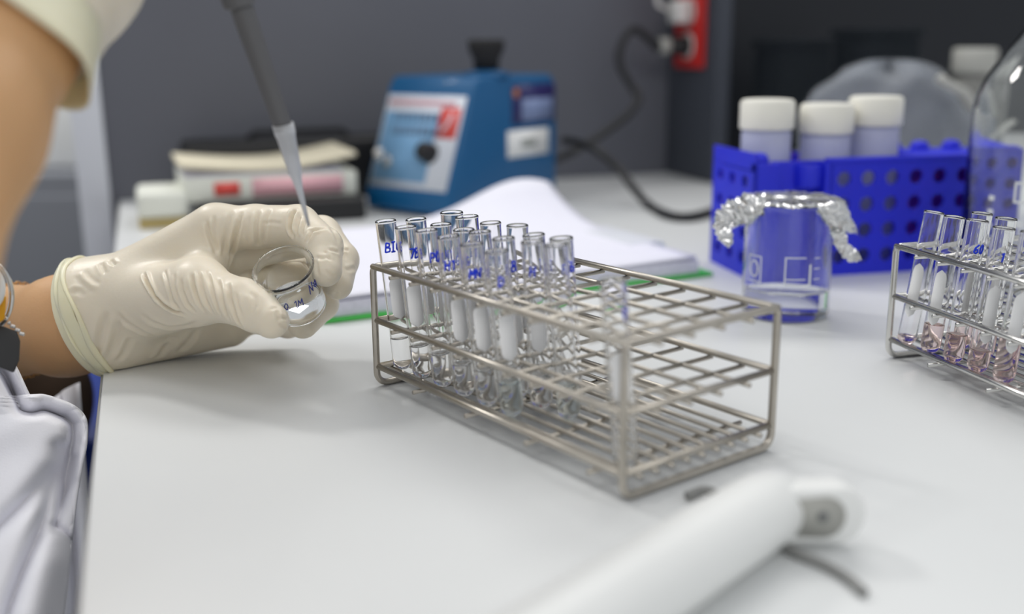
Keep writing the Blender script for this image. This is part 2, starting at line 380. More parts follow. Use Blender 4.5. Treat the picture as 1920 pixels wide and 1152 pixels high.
# column, row, shift of the mouth (mm), height (mm), radius, writing, angle of writing, patch angle, liquid level, extra words
TUBES = [
 (0, 0, -3.1, -5.1, 90.5, 6.2, 'BIG', -.35, .35, .021, 'test tube marked with blue letters in the rack corner nearest the gloved hand'),
 (1, 0, -4.0, -4.5, 89.5, 6.2, '7B', .05, .1, .021, "test tube marked with a blue seven, second along the steel rack's front row"),
 (2, 0, -4.0, -4.5, 90.5, 6.2, 'PO', .05, None, .021, "test tube marked PO in blue, third along the steel rack's front row"),
 (3, 0, -3.4, -4.9, 90.0, 6.2, 'H1', -.6, .3, .020, "test tube with smudged blue mark, fourth along the steel rack's front row"),
 (4, 0, -3.3, -5.0, 89.0, 6.2, 'MN', -.5, .25, .022, "test tube with two blue smudges, fifth along the steel rack's front row"),
 (5, 0, -3.1, -5.1, 88.5, 6.3, 'D', -.1, .35, .020, "test tube of teal-tinged liquid, sixth along the steel rack's front row"),
 (9, 0, -3.3, -5.0, 88.0, 6.2, '1', .5, .15, 0, 'empty blurred test tube alone in the near corner of the steel rack'),
 (0, 1, -2.2, -5.6, 89.5, 6.2, None, 0, .2, .020, "unmarked test tube first in the steel rack's second row, by the end bar"),
 (1, 1, -2.1, -2.3, 88.5, 6.2, 'Nit', -.2, .2, .020, "test tube marked Nit in blue, second in the steel rack's second row"),
 (2, 1, .1, -2.8, 88.5, 6.2, 'Gi', -.6, .2, .020, "test tube with small blue writing, third in the steel rack's second row"),
 (3, 1, -4.3, -4.1, 90.0, 6.2, None, 0, None, .019, "unmarked test tube, fourth along the steel rack's second row"),
 (4, 1, -3.8, -4.6, 89.5, 6.2, 'B', .5, .4, .020, "test tube with a blue blot, fifth along the steel rack's second row"),
 (5, 1, -2.4, -3.0, 90.5, 6.2, 'H', -.4, .1, .020, "test tube marked H in blue, sixth along the steel rack's second row"),
 (6, 1, -4.8, -3.5, 92.0, 6.2, None, 0, None, .020, "unmarked test tube of teal-tinged liquid, last of the steel rack's second row"),
 (0, 2, -.3, -1.9, 91.0, 7.0, None, 0, None, .018, "wide unmarked test tube, first in the steel rack's third row"),
 (1, 2, -3.9, -3.4, 91.0, 7.0, '2D', .0, None, .018, "wide test tube with blue scribble, second in the steel rack's third row"),
 (2, 2, -2.4, -3.0, 90.0, 6.2, ')J', .0, None, .018, "test tube marked with blue curved strokes in the steel rack's third row"),
 (3, 2, -1.9, -.6, 91.0, 6.2, None, 0, .3, .018, "unmarked narrow test tube, fourth along the steel rack's third row"),
 (4, 2, -4.2, -4.3, 89.0, 6.2, 'I', .6, None, .018, "test tube with one upright blue stroke in the steel rack's third row"),
 (5, 2, -3.3, -3.6, 90.0, 6.4, 'Fb', .1, None, .018, "test tube marked Fb in blue, last in the steel rack's third row"),
]
for (i, j, du, dv, H, R, text, ta, pa, lvl, lab) in TUBES:
    u, v = (i + .5) * PU, (j + .5) * PV
    foot = rack_pt(R1, Y1, u - .3 * du / 1000, v - .3 * dv / 1000, .0123)
    top = rack_pt(R1, Y1, u + du / 1000, v + dv / 1000, .0123 + H / 1000)
    tube_thing(foot, top, R / 1000, H / 1000 + .0035, lab, G1, lvl, M['teal'] if (i, j) in ((5, 0), (6, 1)) else M['water'], text, ta, .0185, .0058, pa)
G2 = 'tubes of pink liquid in the right wire rack'
PINK = [
 (0, 0, 1.5, 6.0, 86, None, -.35, .006, "leaning test tube with hardly any liquid, at the pink rack's visible end"),
 (1, 0, 1.5, 4.2, 86, None, -.25, .020, "test tube of pink liquid, second along the shiny rack's front row"),
 (2, 0, 0, 4.4, 87, '60', None, .019, 'test tube marked 60 in blue, holding pink liquid in the shiny rack'),
 (1, 1, 1.5, 3.2, 87, None, .2, .019, 'test tube of pink liquid standing behind the tube marked 60'),
 (3, 0, 1, 4.2, 86, '1', .25, .015, "test tube with the shallowest pink sample, fourth along the shiny rack's front row"),
 (2, 1, 1, 3.0, 87, None, .1, .018, 'test tube of pink liquid behind the fourth front tube of the shiny rack'),
 (4, 0, 1, 4.2, 87, None, .2, .028, 'fullest test tube of pink liquid, cut by the right edge of the picture'),
]
for (i, j, du, dv, H, text, pa, lvl, lab) in PINK:
    u, v = (i + .5) * PU, (j + .5) * PV
    foot = rack_pt(R2, Y2, u - .3 * du / 1000, v - .9 * dv / 1000, .0123)
    top = rack_pt(R2, Y2, u + du / 1000, v + dv / 1000, .0123 + H / 1000)
    tube_thing(foot, top, .0062, H / 1000 + .0035, lab, G2, lvl, M['pink'], text, .1, .02, .0055, pa, pz=(.22, .62), pw=.6)

# ------------------------------------------------------------------ hands: smooth distance fields turned into one continuous surface
def cone(P, a, b, ra, rb):
    a, b = np.array(a), np.array(b); ab = b - a; L = ab @ ab
    t = np.clip(((P - a) @ ab) / max(L, 1e-12), 0, 1)
    d = P - a - t[:, None] * ab
    return np.sqrt((d * d).sum(1)) - (ra + (rb - ra) * t)
def smin(a, b, k):
    h = np.clip(.5 + .5 * (b - a) / k, 0, 1)
    return b + (a - b) * h - k * h * (1 - h)
def surface_nets(f, lo, hi, h):
    n = np.ceil((np.array(hi) - lo) / h).astype(int) + 1
    ax = [lo[i] + h * np.arange(n[i]) for i in range(3)]
    F = np.empty(n)
    X, Y = np.meshgrid(ax[0], ax[1], indexing='ij')
    Z = ax[2]
    P0 = np.stack([X.ravel(), Y.ravel()], 1)
    for s in range(0, n[2], 24):
        zz = Z[s:s + 24]
        P = np.concatenate([np.repeat(P0, len(zz), 0), np.tile(zz, len(P0))[:, None]], 1)
        F[:, :, s:s + 24] = f(P).reshape(n[0], n[1], len(zz))
    S = F < 0
    c = np.zeros(n - 1, int)
    for dx in (0, 1):
        for dy in (0, 1):
            for dz in (0, 1): c += S[dx:n[0] - 1 + dx, dy:n[1] - 1 + dy, dz:n[2] - 1 + dz]
    act = (c > 0) & (c < 8); idx = -np.ones(n - 1, int); I = np.argwhere(act); idx[act] = np.arange(len(I))
    acc = np.zeros((len(I), 3)); cnt = np.zeros(len(I))
    cor = [(0, 0, 0), (1, 0, 0), (0, 1, 0), (1, 1, 0), (0, 0, 1), (1, 0, 1), (0, 1, 1), (1, 1, 1)]
    for p in range(8):
        for q in range(p + 1, 8):
            if sum(abs(a - b) for a, b in zip(cor[p], cor[q])) != 1: continue
            a, b = np.array(cor[p]), np.array(cor[q])
            fa = F[tuple((I + a).T)]; fb = F[tuple((I + b).T)]
            m_ = (fa < 0) != (fb < 0); tt = np.where(m_, fa / np.where(m_, fa - fb, 1), 0)
            acc += np.where(m_[:, None], a + tt[:, None] * (b - a), 0); cnt += m_
    V = np.array(lo) + h * (I + acc / cnt[:, None])
    faces = []
    for axd in range(3):
        o1, o2 = [(1, 2), (2, 0), (0, 1)][axd]
        sl0 = [slice(0, n[i] - 1) if i == axd else slice(1, n[i] - 1) for i in range(3)]
        sl1 = list(sl0); sl1[axd] = slice(1, n[axd])
        a, b = S[tuple(sl0)], S[tuple(sl1)]
        E = np.argwhere(a != b); flip = a[tuple(E.T)]
        base = E.copy()
        for i in range(3):
            if i != axd: base[:, i] += 1
        def cell(d1, d2):
            q = base.copy(); q[:, o1] -= d1; q[:, o2] -= d2; return idx[tuple(q.T)]
        Q = np.stack([cell(0, 0), cell(1, 0), cell(1, 1), cell(0, 1)], 1)
        Q[~flip] = Q[~flip][:, ::-1]
        faces.append(Q)
    return V, np.concatenate(faces)
def net_mesh(name, f, lo, hi, h, mt, parent, post=None):
    V, Q = surface_nets(f, np.array(lo), np.array(hi), h)
    if post is not None: V = post(V, Q)
    me = bpy.data.meshes.new(name)
    me.from_pydata(V.tolist(), [], Q.tolist()); me.update()
    return link(name, me, mt, parent)
def vnormals(V, Q):
    N = np.zeros_like(V); nn = np.cross(V[Q[:, 2]] - V[Q[:, 0]], V[Q[:, 3]] - V[Q[:, 1]])
    for k in range(4): np.add.at(N, Q[:, k], nn)
    return N / np.maximum(np.linalg.norm(N, axis=1), 1e-12)[:, None]


def ring(c, up, fr, n, fn=None):
    out = []
    for k in range(n):
        a = 2 * PI * k / n; s = 1 if fn is None else fn(a)
        out.append(c + (up * math.cos(a) + fr * math.sin(a)) * s)
    return out

# ---- the person: both forearms are one mesh; gloves, coat, trousers and jewellery are its children
arm_l = [(at(236, 588, .712), .024), (at(175, 600, .712), .0300), (at(125, 611, .720), .0325), (at(20, 622, .765), .031), (at(-140, 650, .86), .036), (at(-420, 700, 1.0), .042)]
arm_r = [(at(60, 0, .45), .0235), (at(12, 72, .43), .0265), (at(-85, 242, .40), .0305), (at(-232, 510, .365), .0345), (at(-440, 1000, .32), .042)]
def f_arms(P):
    d = None
    for arm in (arm_l, arm_r):
        e = None
        for (a, ra), (b, rb) in zip(arm, arm[1:]):
            c = cone(P, a, b, ra, rb); e = c if e is None else smin(e, c, .012)
        d = e if d is None else np.minimum(d, e)
    return d
_all = np.array([a for a, r in arm_l + arm_r])
person = net_mesh('person', f_arms, _all.min(0) - .05, _all.max(0) + .05, .0045, M['skin'], None)
tag(person, 'person in a white coat and latex gloves holding a small beaker and a pipette', 'person')

def f_hand_parts(palm, fingers, thumb, kp=.012, kf=.008, kt=.012):
    def f(P):
        d = None
        for a, b, ra, rb in palm:
            c = cone(P, a, b, ra, rb); d = c if d is None else smin(d, c, kp)
        fs = []
        for ch in fingers:
            e = None
            for (a, ra), (b, rb) in zip(ch, ch[1:]):
                c = cone(P, a, b, ra, rb); e = c if e is None else smin(e, c, .003)
            fs.append(smin(d, e, kf))
        e = None
        for (a, ra), (b, rb) in zip(thumb, thumb[1:]):
            c = cone(P, a, b, ra, rb); e = c if e is None else smin(e, c, .004)
        fs.append(smin(d, e, kt))
        out = fs[0]
        for q in fs[1:]: out = smin(out, q, .0014)
        return out
    return f
H = lambda px, py, d, r: (at(px, py, d), r)
W1, W2 = H(195, 566, .710, .0235), H(203, 628, .715, .0200)
fi = [H(405, 430, .692, .0148), H(480, 425, .686, .0140), H(560, 424, .676, .0132), H(607, 462, .657, .0116), H(611, 508, .645, .0098)]
fm = [H(412, 475, .712, .0148), H(603, 442, .706, .0130), H(639, 488, .687, .0114), H(633, 534, .670, .0096)]
fr = [H(418, 530, .728, .0142), H(585, 520, .726, .0122), H(603, 570, .703, .0108), H(568, 606, .685, .0102)]
fp = [H(422, 588, .736, .0132), H(520, 598, .744, .0110), H(540, 606, .725, .0100), H(505, 604, .706, .0090)]
th = [H(268, 578, .692, .0190), H(372, 548, .656, .0178), H(455, 567, .632, .0138), H(480, 582, .626, .0126), H(509, 602, .618, .0104)]
palm = []
for fg, w_, r0 in ((fi, W1, .0235), (fm, W1, .0225), (fr, W2, .020), (fp, W2, .020)):
    palm.append((w_[0], fg[0][0], r0, fg[0][1] + .001))
palm += [(W1[0], W2[0], .0235, .020), (W1[0], th[1][0], .0225, .0165), (at(235, 632, .715), at(430, 615, .735), .0185, .0125),
         (th[1][0], at(400, 470, .700), .0120, .0125), (at(330, 560, .690), at(360, 590, .715), .016, .018)]
hand_f = f_hand_parts(palm, [fi, fm, fr, fp], th)
palm += [(at(108, 600, .712), at(185, 594, .711), .0348, .0338), (at(185, 594, .711), at(245, 584, .709), .0338, .0270)]
hand_f = f_hand_parts(palm, [fi, fm, fr, fp], th)
RIM_C = at(158, 593, .706); RIM_U = (at(149, 491, .716) - at(184, 694, .700)) / 2; RIM_F = at(110, 590, .678) - RIM_C
CUT_N = np.cross(RIM_F, RIM_U); CUT_N = CUT_N / np.linalg.norm(CUT_N)
if CUT_N @ (at(0, 600, .71) - RIM_C) < 0: CUT_N = -CUT_N
CUT_P = RIM_C
def f_left(P): return np.maximum(np.maximum(hand_f(P), (P - CUT_P) @ CUT_N), -P[:, 2] + .0006)
CREASES = [([tuple(c / 1000 for c in p) for p in pl], d_, w2_) for pl, d_, w2_ in [
 ([(-231.6, 651.6, 70.7), (-230.2, 648.9, 70.1), (-228.9, 646.5, 69.5), (-227.7, 644.4, 68.9), (-226.0, 641.5, 67.8), (-224.5, 639.1, 66.7), (-223.1, 637.0, 65.6), (-220.7, 633.9, 63.5), (-218.5, 631.4, 61.4), (-216.5, 629.5, 59.1), (-214.2, 627.8, 57.9), (-212.0, 626.2, 56.6), (-209.8, 624.9, 55.3), (-207.1, 623.3, 54.3), (-204.5, 622.1, 53.3), (-202.0, 621.3, 52.1), (-199.7, 620.5, 51.6), (-197.5, 620.1, 51.0), (-195.4, 619.8, 50.4)], 0.0026, 0.0011),
 ([(-214.3, 640.4, 74.5), (-212.7, 636.3, 73.8), (-211.3, 632.9, 72.9), (-210.1, 630.2, 71.8), (-209.1, 628.0, 70.7), (-208.3, 626.3, 69.5), (-207.6, 624.9, 68.2), (-206.2, 622.7, 65.5), (-205.1, 621.3, 62.6), (-204.3, 620.7, 59.5), (-202.7, 620.0, 57.5), (-201.2, 619.8, 55.4), (-199.9, 619.9, 53.2), (-198.8, 619.8, 52.6), (-197.8, 619.7, 51.9), (-196.9, 619.7, 51.2)], 0.0008, 0.0011),
 ([(-198.8, 623.1, 73.3), (-198.1, 621.1, 70.8), (-197.6, 619.5, 68.3), (-197.3, 618.5, 65.6), (-196.0, 617.5, 63.1), (-194.9, 617.0, 60.6), (-193.9, 616.8, 58.0), (-192.2, 616.5, 56.0), (-190.5, 616.6, 54.0), (-189.0, 617.0, 51.9)], 0.0010, 0.0012),
 ([(-192.5, 625.3, 76.8), (-191.5, 622.5, 74.4), (-190.6, 620.1, 72.1), (-189.8, 618.1, 69.6), (-188.6, 616.3, 67.1), (-187.5, 614.9, 64.5), (-186.6, 613.9, 61.8), (-185.0, 613.1, 58.8), (-183.7, 613.0, 55.7), (-182.7, 614.1, 52.2)], 0.0010, 0.0011),
 ([(-188.9, 626.3, 77.3), (-187.3, 622.3, 74.7), (-185.9, 618.9, 72.0), (-184.7, 616.1, 69.2), (-183.2, 613.7, 66.6), (-181.8, 611.8, 63.9), (-180.7, 610.6, 61.0), (-179.1, 609.7, 58.2), (-177.8, 609.6, 55.1), (-176.9, 611.0, 51.7)], 0.0009, 0.0011),
 ([(-184.3, 626.8, 77.2), (-182.4, 622.6, 75.2), (-180.6, 618.7, 73.1), (-178.8, 615.0, 71.0), (-177.0, 611.3, 68.2), (-175.5, 608.5, 65.1), (-174.1, 606.4, 62.0), (-172.9, 605.2, 58.8), (-172.0, 605.3, 55.4), (-171.8, 607.5, 51.4)], 0.0010, 0.0011),
 ([(-204.6, 628.7, 75.3), (-203.4, 625.1, 72.9), (-202.7, 622.7, 70.2), (-202.1, 621.0, 67.4), (-201.0, 619.6, 64.8), (-200.1, 618.8, 62.1), (-199.3, 618.4, 59.2)], 0.0005, 0.0010),
 ([(-233.0, 640.1, 47.6), (-229.9, 639.0, 45.6), (-227.0, 638.5, 43.5), (-224.3, 638.7, 41.2), (-220.5, 638.2, 40.1), (-216.9, 638.5, 38.7), (-213.8, 640.0, 37.0), (-208.9, 637.7, 38.1), (-203.9, 634.9, 39.4), (-198.5, 630.6, 41.1), (-194.2, 625.6, 43.6), (-190.6, 622.7, 45.6), (-187.0, 619.8, 47.5)], 0.0008, 0.0022),
 ([(-250.7, 650.4, 45.1), (-248.4, 649.5, 43.1), (-246.2, 649.0, 40.9), (-244.3, 648.9, 38.7), (-240.5, 648.5, 36.5), (-237.1, 649.2, 34.0), (-234.3, 651.4, 31.1), (-230.8, 653.7, 29.2), (-229.1, 661.3, 25.8)], 0.0007, 0.0022),
 ([(-228.8, 673.1, 21.1), (-226.2, 675.5, 20.6), (-223.1, 676.6, 20.4), (-219.8, 676.8, 20.5)], 0.0007, 0.0022),
 ([(-256.5, 653.0, 46.2), (-258.0, 653.3, 42.2), (-259.4, 653.6, 38.1), (-260.9, 653.8, 34.1), (-262.3, 654.1, 30.0), (-263.8, 654.4, 25.9), (-265.5, 655.0, 21.7), (-266.6, 655.9, 18.3), (-267.8, 657.0, 14.8), (-269.1, 658.6, 11.1)], 0.0010, 0.0024),
 ([(-246.9, 648.5, 43.9), (-248.6, 650.6, 39.4), (-250.4, 652.8, 34.8), (-252.2, 655.2, 30.2), (-254.7, 657.0, 26.0), (-256.8, 657.9, 22.0), (-258.9, 658.7, 18.0), (-260.7, 659.2, 15.3), (-262.6, 659.9, 12.4), (-264.7, 660.9, 9.5)], 0.0009, 0.0024),
 ([(-244.7, 656.5, 27.2), (-248.0, 660.1, 22.5), (-250.8, 662.1, 18.1), (-253.4, 663.5, 13.9), (-255.4, 663.8, 11.7), (-257.5, 664.2, 9.3), (-259.7, 664.9, 6.9)], 0.0007, 0.0020),
 ([(-226.8, 676.9, 18.7), (-229.5, 678.2, 15.4), (-232.0, 679.0, 12.2), (-234.6, 679.8, 9.0), (-236.6, 680.9, 6.6), (-238.9, 682.7, 3.9)], 0.0007, 0.0020),
 ([(-207.0, 674.2, 27.9), (-210.2, 676.2, 23.5), (-213.7, 679.0, 18.9), (-217.5, 681.3, 15.0), (-221.5, 683.9, 11.0), (-225.6, 686.7, 6.9)], 0.0009, 0.0022),
 ([(-279.0, 669.7, 67.1), (-277.1, 667.6, 65.9), (-275.4, 665.7, 64.6), (-273.8, 664.1, 63.2), (-272.1, 663.0, 62.3), (-270.4, 662.0, 61.4), (-268.8, 661.1, 60.5), (-266.9, 660.3, 59.6), (-265.1, 659.5, 58.8), (-263.2, 658.7, 58.0)], -0.0009, 0.0018),
 ([(-281.3, 657.6, 54.6), (-280.4, 658.1, 55.3), (-279.5, 658.5, 56.0), (-278.7, 659.0, 56.8), (-277.6, 658.9, 56.8), (-276.4, 658.8, 56.8), (-275.3, 658.8, 56.8), (-273.9, 658.1, 55.8), (-272.5, 657.5, 54.8), (-271.2, 656.9, 53.8)], 0.0007, 0.0018),
 ([(-267.1, 676.2, 72.1), (-266.3, 674.7, 71.6), (-265.6, 673.3, 71.0), (-264.9, 672.0, 70.4), (-264.0, 670.6, 69.7), (-263.1, 669.3, 69.0), (-262.3, 668.1, 68.2), (-261.8, 667.1, 67.6), (-261.2, 666.1, 66.9), (-260.6, 665.1, 66.3)], 0.0007, 0.0014),
 ([(-260.7, 676.4, 73.8), (-259.8, 674.9, 73.3), (-258.9, 673.6, 72.9), (-258.1, 672.3, 72.4), (-257.0, 671.2, 72.1), (-255.9, 670.1, 71.7), (-254.9, 669.0, 71.4)], 0.0007, 0.0012),
 ([(-194.1, 669.6, 101.2), (-193.2, 667.9, 98.1), (-192.6, 666.9, 94.8), (-192.1, 666.4, 91.5), (-191.1, 666.2, 88.2), (-190.1, 665.6, 84.9), (-188.8, 664.3, 81.7), (-187.4, 660.4, 78.7)], 0.0014, 0.0014),
 ([(-189.3, 671.1, 103.7), (-189.0, 668.9, 100.6), (-189.0, 667.5, 97.5), (-189.2, 666.7, 94.2), (-188.8, 666.4, 90.9), (-188.5, 666.5, 87.5), (-188.0, 666.3, 84.1), (-187.7, 665.7, 82.4), (-187.3, 664.8, 80.7), (-186.7, 663.2, 79.1)], 0.0009, 0.0012),
 ([(-178.3, 675.5, 106.6), (-178.4, 671.0, 103.6), (-179.1, 668.6, 100.3), (-180.1, 667.3, 96.9), (-181.0, 666.8, 92.9), (-182.1, 667.2, 88.9), (-183.4, 668.0, 84.7), (-184.5, 668.1, 80.3), (-184.6, 664.3, 76.7)], 0.0006, 0.0014),
 ([(-171.4, 671.7, 106.2), (-172.0, 667.3, 101.7), (-173.3, 665.8, 96.7), (-175.2, 666.3, 91.4), (-177.0, 668.0, 86.8), (-179.2, 671.0, 81.9), (-181.3, 673.9, 77.0), (-182.2, 673.1, 73.7), (-182.5, 670.7, 70.7), (-182.5, 667.0, 68.0)], 0.0014, 0.0014),
 ([(-160.5, 670.4, 107.3), (-160.2, 666.2, 104.2), (-160.4, 664.0, 100.9), (-160.9, 662.9, 97.4), (-160.9, 662.7, 93.5), (-161.3, 663.9, 89.3), (-162.1, 667.1, 84.7), (-162.7, 670.2, 82.3)], 0.0010, 0.0013),
 ([(-153.3, 669.2, 107.8), (-153.5, 664.5, 104.8), (-154.3, 662.1, 101.3), (-155.4, 661.2, 97.7), (-156.1, 661.3, 93.7), (-157.2, 662.8, 89.5), (-158.8, 666.8, 84.7)], 0.0008, 0.0013),
 ([(-165.9, 667.3, 104.1), (-165.9, 665.2, 101.1), (-166.1, 664.1, 97.9), (-166.6, 663.8, 94.6), (-166.6, 664.1, 91.4), (-166.8, 665.3, 88.2), (-167.3, 667.8, 84.6)], 0.0004, 0.0014),
 ([(-157.8, 662.4, 99.3), (-155.2, 661.7, 99.6), (-152.6, 660.9, 99.8), (-150.0, 660.2, 100.1), (-147.8, 659.4, 99.9), (-145.4, 658.3, 99.8), (-143.1, 657.2, 99.6)], 0.0004, 0.0010),
 ([(-135.6, 662.7, 108.7), (-136.0, 660.0, 107.1), (-136.5, 658.1, 105.5), (-137.2, 656.6, 103.8), (-137.2, 655.0, 101.6), (-137.3, 653.7, 99.4), (-137.4, 652.7, 97.2), (-136.6, 651.4, 95.3), (-135.8, 650.2, 93.4), (-135.0, 649.4, 91.4)], 0.0022, 0.0013),
 ([(-131.6, 657.5, 105.4), (-131.9, 654.6, 103.4), (-132.2, 652.3, 101.4), (-132.7, 650.5, 99.3), (-132.5, 648.8, 96.9), (-132.5, 647.5, 94.4), (-132.6, 647.0, 91.8)], 0.0009, 0.0010),
 ([(-127.4, 653.5, 103.3), (-127.8, 650.8, 101.6), (-128.3, 648.7, 99.9), (-128.9, 647.2, 98.1), (-128.9, 645.9, 96.5), (-129.0, 644.9, 94.9), (-129.1, 644.2, 93.2)], 0.0008, 0.0010),
 ([(-121.7, 642.8, 97.9), (-122.3, 641.7, 96.9), (-123.0, 640.9, 95.8), (-123.6, 640.3, 94.8), (-124.2, 639.6, 93.4), (-124.8, 639.3, 92.0), (-125.4, 639.2, 90.5)], 0.0006, 0.0012),
 ([(-176.0, 618.5, 73.9), (-174.0, 613.9, 72.0), (-172.3, 610.0, 69.9), (-170.7, 606.6, 67.8), (-169.7, 604.2, 65.5), (-168.9, 602.6, 63.0), (-168.3, 601.8, 60.3), (-167.3, 601.5, 57.2), (-166.6, 602.1, 53.9), (-166.5, 604.8, 50.0)], 0.0010, 0.0012),
 ([(-167.8, 611.3, 72.8), (-165.8, 605.6, 70.3), (-164.5, 602.4, 67.3), (-163.5, 600.4, 64.1), (-162.2, 598.8, 61.0), (-161.0, 597.6, 57.9), (-160.0, 597.2, 54.5), (-159.1, 597.3, 52.2), (-158.4, 598.1, 49.6), (-158.4, 602.0, 46.3)], 0.0012, 0.0013),
 ([(-161.2, 602.6, 68.7), (-160.3, 600.5, 66.3), (-159.4, 598.6, 63.9), (-158.7, 597.0, 61.4), (-157.7, 595.9, 59.4), (-156.8, 595.1, 57.3), (-156.0, 594.7, 55.1)], 0.0005, 0.0012),
 ([(-152.9, 602.8, 69.4), (-151.5, 601.0, 68.4), (-150.3, 599.5, 67.3), (-149.0, 598.1, 66.2), (-148.6, 596.7, 64.9), (-148.3, 595.4, 63.5), (-148.0, 594.2, 62.0), (-148.7, 593.4, 60.5), (-149.5, 592.8, 59.0), (-150.4, 592.5, 57.4)], 0.0006, 0.0015),
 ([(-135.9, 593.5, 60.4), (-135.4, 592.2, 59.3), (-135.0, 591.3, 58.1), (-134.7, 590.6, 56.9), (-134.5, 590.2, 55.8), (-134.4, 589.9, 54.8), (-134.3, 589.7, 53.7)], 0.0008, 0.0011),
 ([(-135.0, 589.9, 55.8), (-134.1, 590.6, 55.7), (-133.1, 591.4, 55.7), (-132.2, 592.4, 55.5), (-131.5, 593.3, 55.0), (-130.8, 594.4, 54.4), (-130.2, 596.0, 53.7)], 0.0008, 0.0009),
 ([(-134.7, 589.4, 52.9), (-133.9, 589.9, 52.4), (-133.1, 590.6, 51.7), (-132.3, 591.5, 51.1), (-131.9, 592.3, 50.3), (-131.4, 593.4, 49.4), (-131.1, 595.0, 48.4)], 0.0006, 0.0009),
 ([(-138.4, 591.6, 60.1), (-138.0, 592.2, 60.5), (-137.6, 593.0, 60.8), (-137.2, 593.9, 61.2), (-136.4, 594.1, 61.0), (-135.7, 594.4, 60.8), (-134.9, 594.8, 60.5)], 0.0004, 0.0012),
 ([(-193.9, 624.7, 76.2), (-192.8, 622.5, 74.3), (-191.8, 620.6, 72.4), (-190.9, 618.9, 70.4), (-189.7, 617.1, 67.9), (-188.7, 615.6, 65.3), (-187.7, 614.5, 62.6), (-186.6, 613.8, 59.8), (-185.6, 613.7, 56.9), (-184.9, 614.4, 53.8)], 0.0006, 0.0012),
 ([(-124.4, 641.5, 95.3), (-124.1, 641.9, 96.0), (-123.7, 642.4, 96.6), (-123.4, 643.0, 97.3), (-121.6, 642.4, 97.7), (-119.8, 642.1, 98.0), (-118.0, 642.1, 98.3), (-116.6, 642.6, 98.6), (-115.3, 643.5, 98.9), (-114.1, 644.9, 99.0)], 0.0006, 0.0012),
 ([(-125.1, 639.8, 92.4), (-123.9, 639.9, 94.0), (-122.9, 640.4, 95.5), (-122.0, 641.5, 96.9), (-120.4, 641.9, 97.7), (-118.9, 642.7, 98.5), (-117.5, 644.1, 99.2)], 0.0006, 0.0012),
 ([(-119.3, 629.4, 84.3), (-117.9, 628.3, 84.0), (-116.6, 627.3, 83.6), (-115.3, 626.5, 83.2), (-113.7, 626.5, 83.5), (-112.2, 626.8, 83.7), (-110.7, 627.4, 83.8), (-109.7, 627.3, 83.2), (-108.7, 627.2, 82.5), (-107.7, 627.3, 81.8)], 0.0004, 0.0011),
 ([(-113.1, 630.9, 87.5), (-112.2, 629.8, 86.4), (-111.3, 628.9, 85.3), (-110.4, 628.0, 84.1), (-110.1, 627.3, 83.4), (-109.8, 626.7, 82.8), (-109.4, 626.1, 82.1)], 0.0004, 0.0011),
 ([(-111.3, 622.2, 77.3), (-110.2, 622.3, 76.3), (-109.2, 622.5, 75.1), (-108.2, 623.1, 74.0), (-107.5, 623.6, 73.4), (-106.8, 624.2, 72.9), (-106.2, 625.0, 72.3)], 0.0005, 0.0010),
 ([(-118.3, 628.0, 83.4), (-117.8, 626.3, 81.8), (-117.3, 624.7, 80.3), (-116.9, 623.5, 78.7), (-116.5, 622.6, 76.8), (-116.1, 622.2, 74.7), (-115.9, 622.4, 72.6)], 0.0007, 0.0012),
 ([(-111.3, 631.7, 87.8), (-110.3, 632.1, 87.6), (-109.3, 632.5, 87.3), (-108.4, 633.2, 87.1), (-107.2, 634.0, 86.5), (-106.1, 635.2, 85.8), (-105.1, 637.1, 85.1)], 0.0006, 0.0010),
 ([(-105.4, 653.3, 70.7), (-104.2, 654.4, 70.5), (-103.0, 655.8, 70.2), (-101.9, 658.1, 70.1), (-100.8, 661.1, 69.9), (-99.9, 665.3, 69.4)], 0.0005, 0.0013),
 ([(-104.5, 640.6, 85.2), (-104.2, 642.9, 85.2), (-104.2, 646.9, 84.8)], 0.0006, 0.0011),
 ([(-106.6, 666.8, 81.4), (-105.9, 666.9, 81.1), (-105.1, 667.1, 80.8), (-104.3, 667.4, 80.4)], 0.0006, 0.0011),
 ([(-112.2, 650.3, 98.5), (-110.4, 645.4, 97.7), (-109.1, 643.6, 96.4), (-107.9, 642.6, 95.0), (-107.1, 641.5, 93.0), (-106.2, 640.7, 91.0), (-105.5, 640.4, 88.9)], 0.0005, 0.0016),
 ([(-113.0, 648.3, 53.8), (-111.3, 646.8, 54.7), (-110.0, 645.7, 56.1), (-108.8, 645.1, 57.3), (-107.6, 645.0, 58.5)], 0.0006, 0.0014),
]]
def wrinkle(V, Q):
    N = vnormals(V, Q); D = np.zeros(len(V))
    for pts, dep, wid in CREASES:
        pts = np.array(pts); sl = np.linalg.norm(np.diff(pts, axis=0), axis=1); tot = sl.sum(); s0 = 0
        best = np.full(len(V), 1e9); par = np.zeros(len(V))
        for (a, b), L in zip(zip(pts, pts[1:]), sl):
            ab = b - a; t = np.clip(((V - a) @ ab) / (ab @ ab), 0, 1); d = np.linalg.norm(V - a - t[:, None] * ab, axis=1)
            m_ = d < best; best[m_] = d[m_]; par[m_] = (s0 + t[m_] * L) / tot; s0 += L
        x = best / wid; fade = np.clip(np.minimum(par, 1 - par) * 4.5, 0, 1); fade = fade * fade * (3 - 2 * fade)
        D += 1.3 * dep * fade * (-np.exp(-x * x) + .55 * np.exp(-(x - 1.9) ** 2))
    return V + N * D[:, None]
root_pts = np.array([p for ch in (fi, fm, fr, fp, th, [W1, W2]) for p, r in ch])
lg = net_mesh('glove', f_left, root_pts.min(0) - .042, root_pts.max(0) + .026, .00085, M['glove'], person, wrinkle)
tag(lg, 'cream latex glove whose fingers close round the small beaker')
sm = lg.modifiers.new('smooth', 'SMOOTH'); sm.factor = .5; sm.iterations = 1
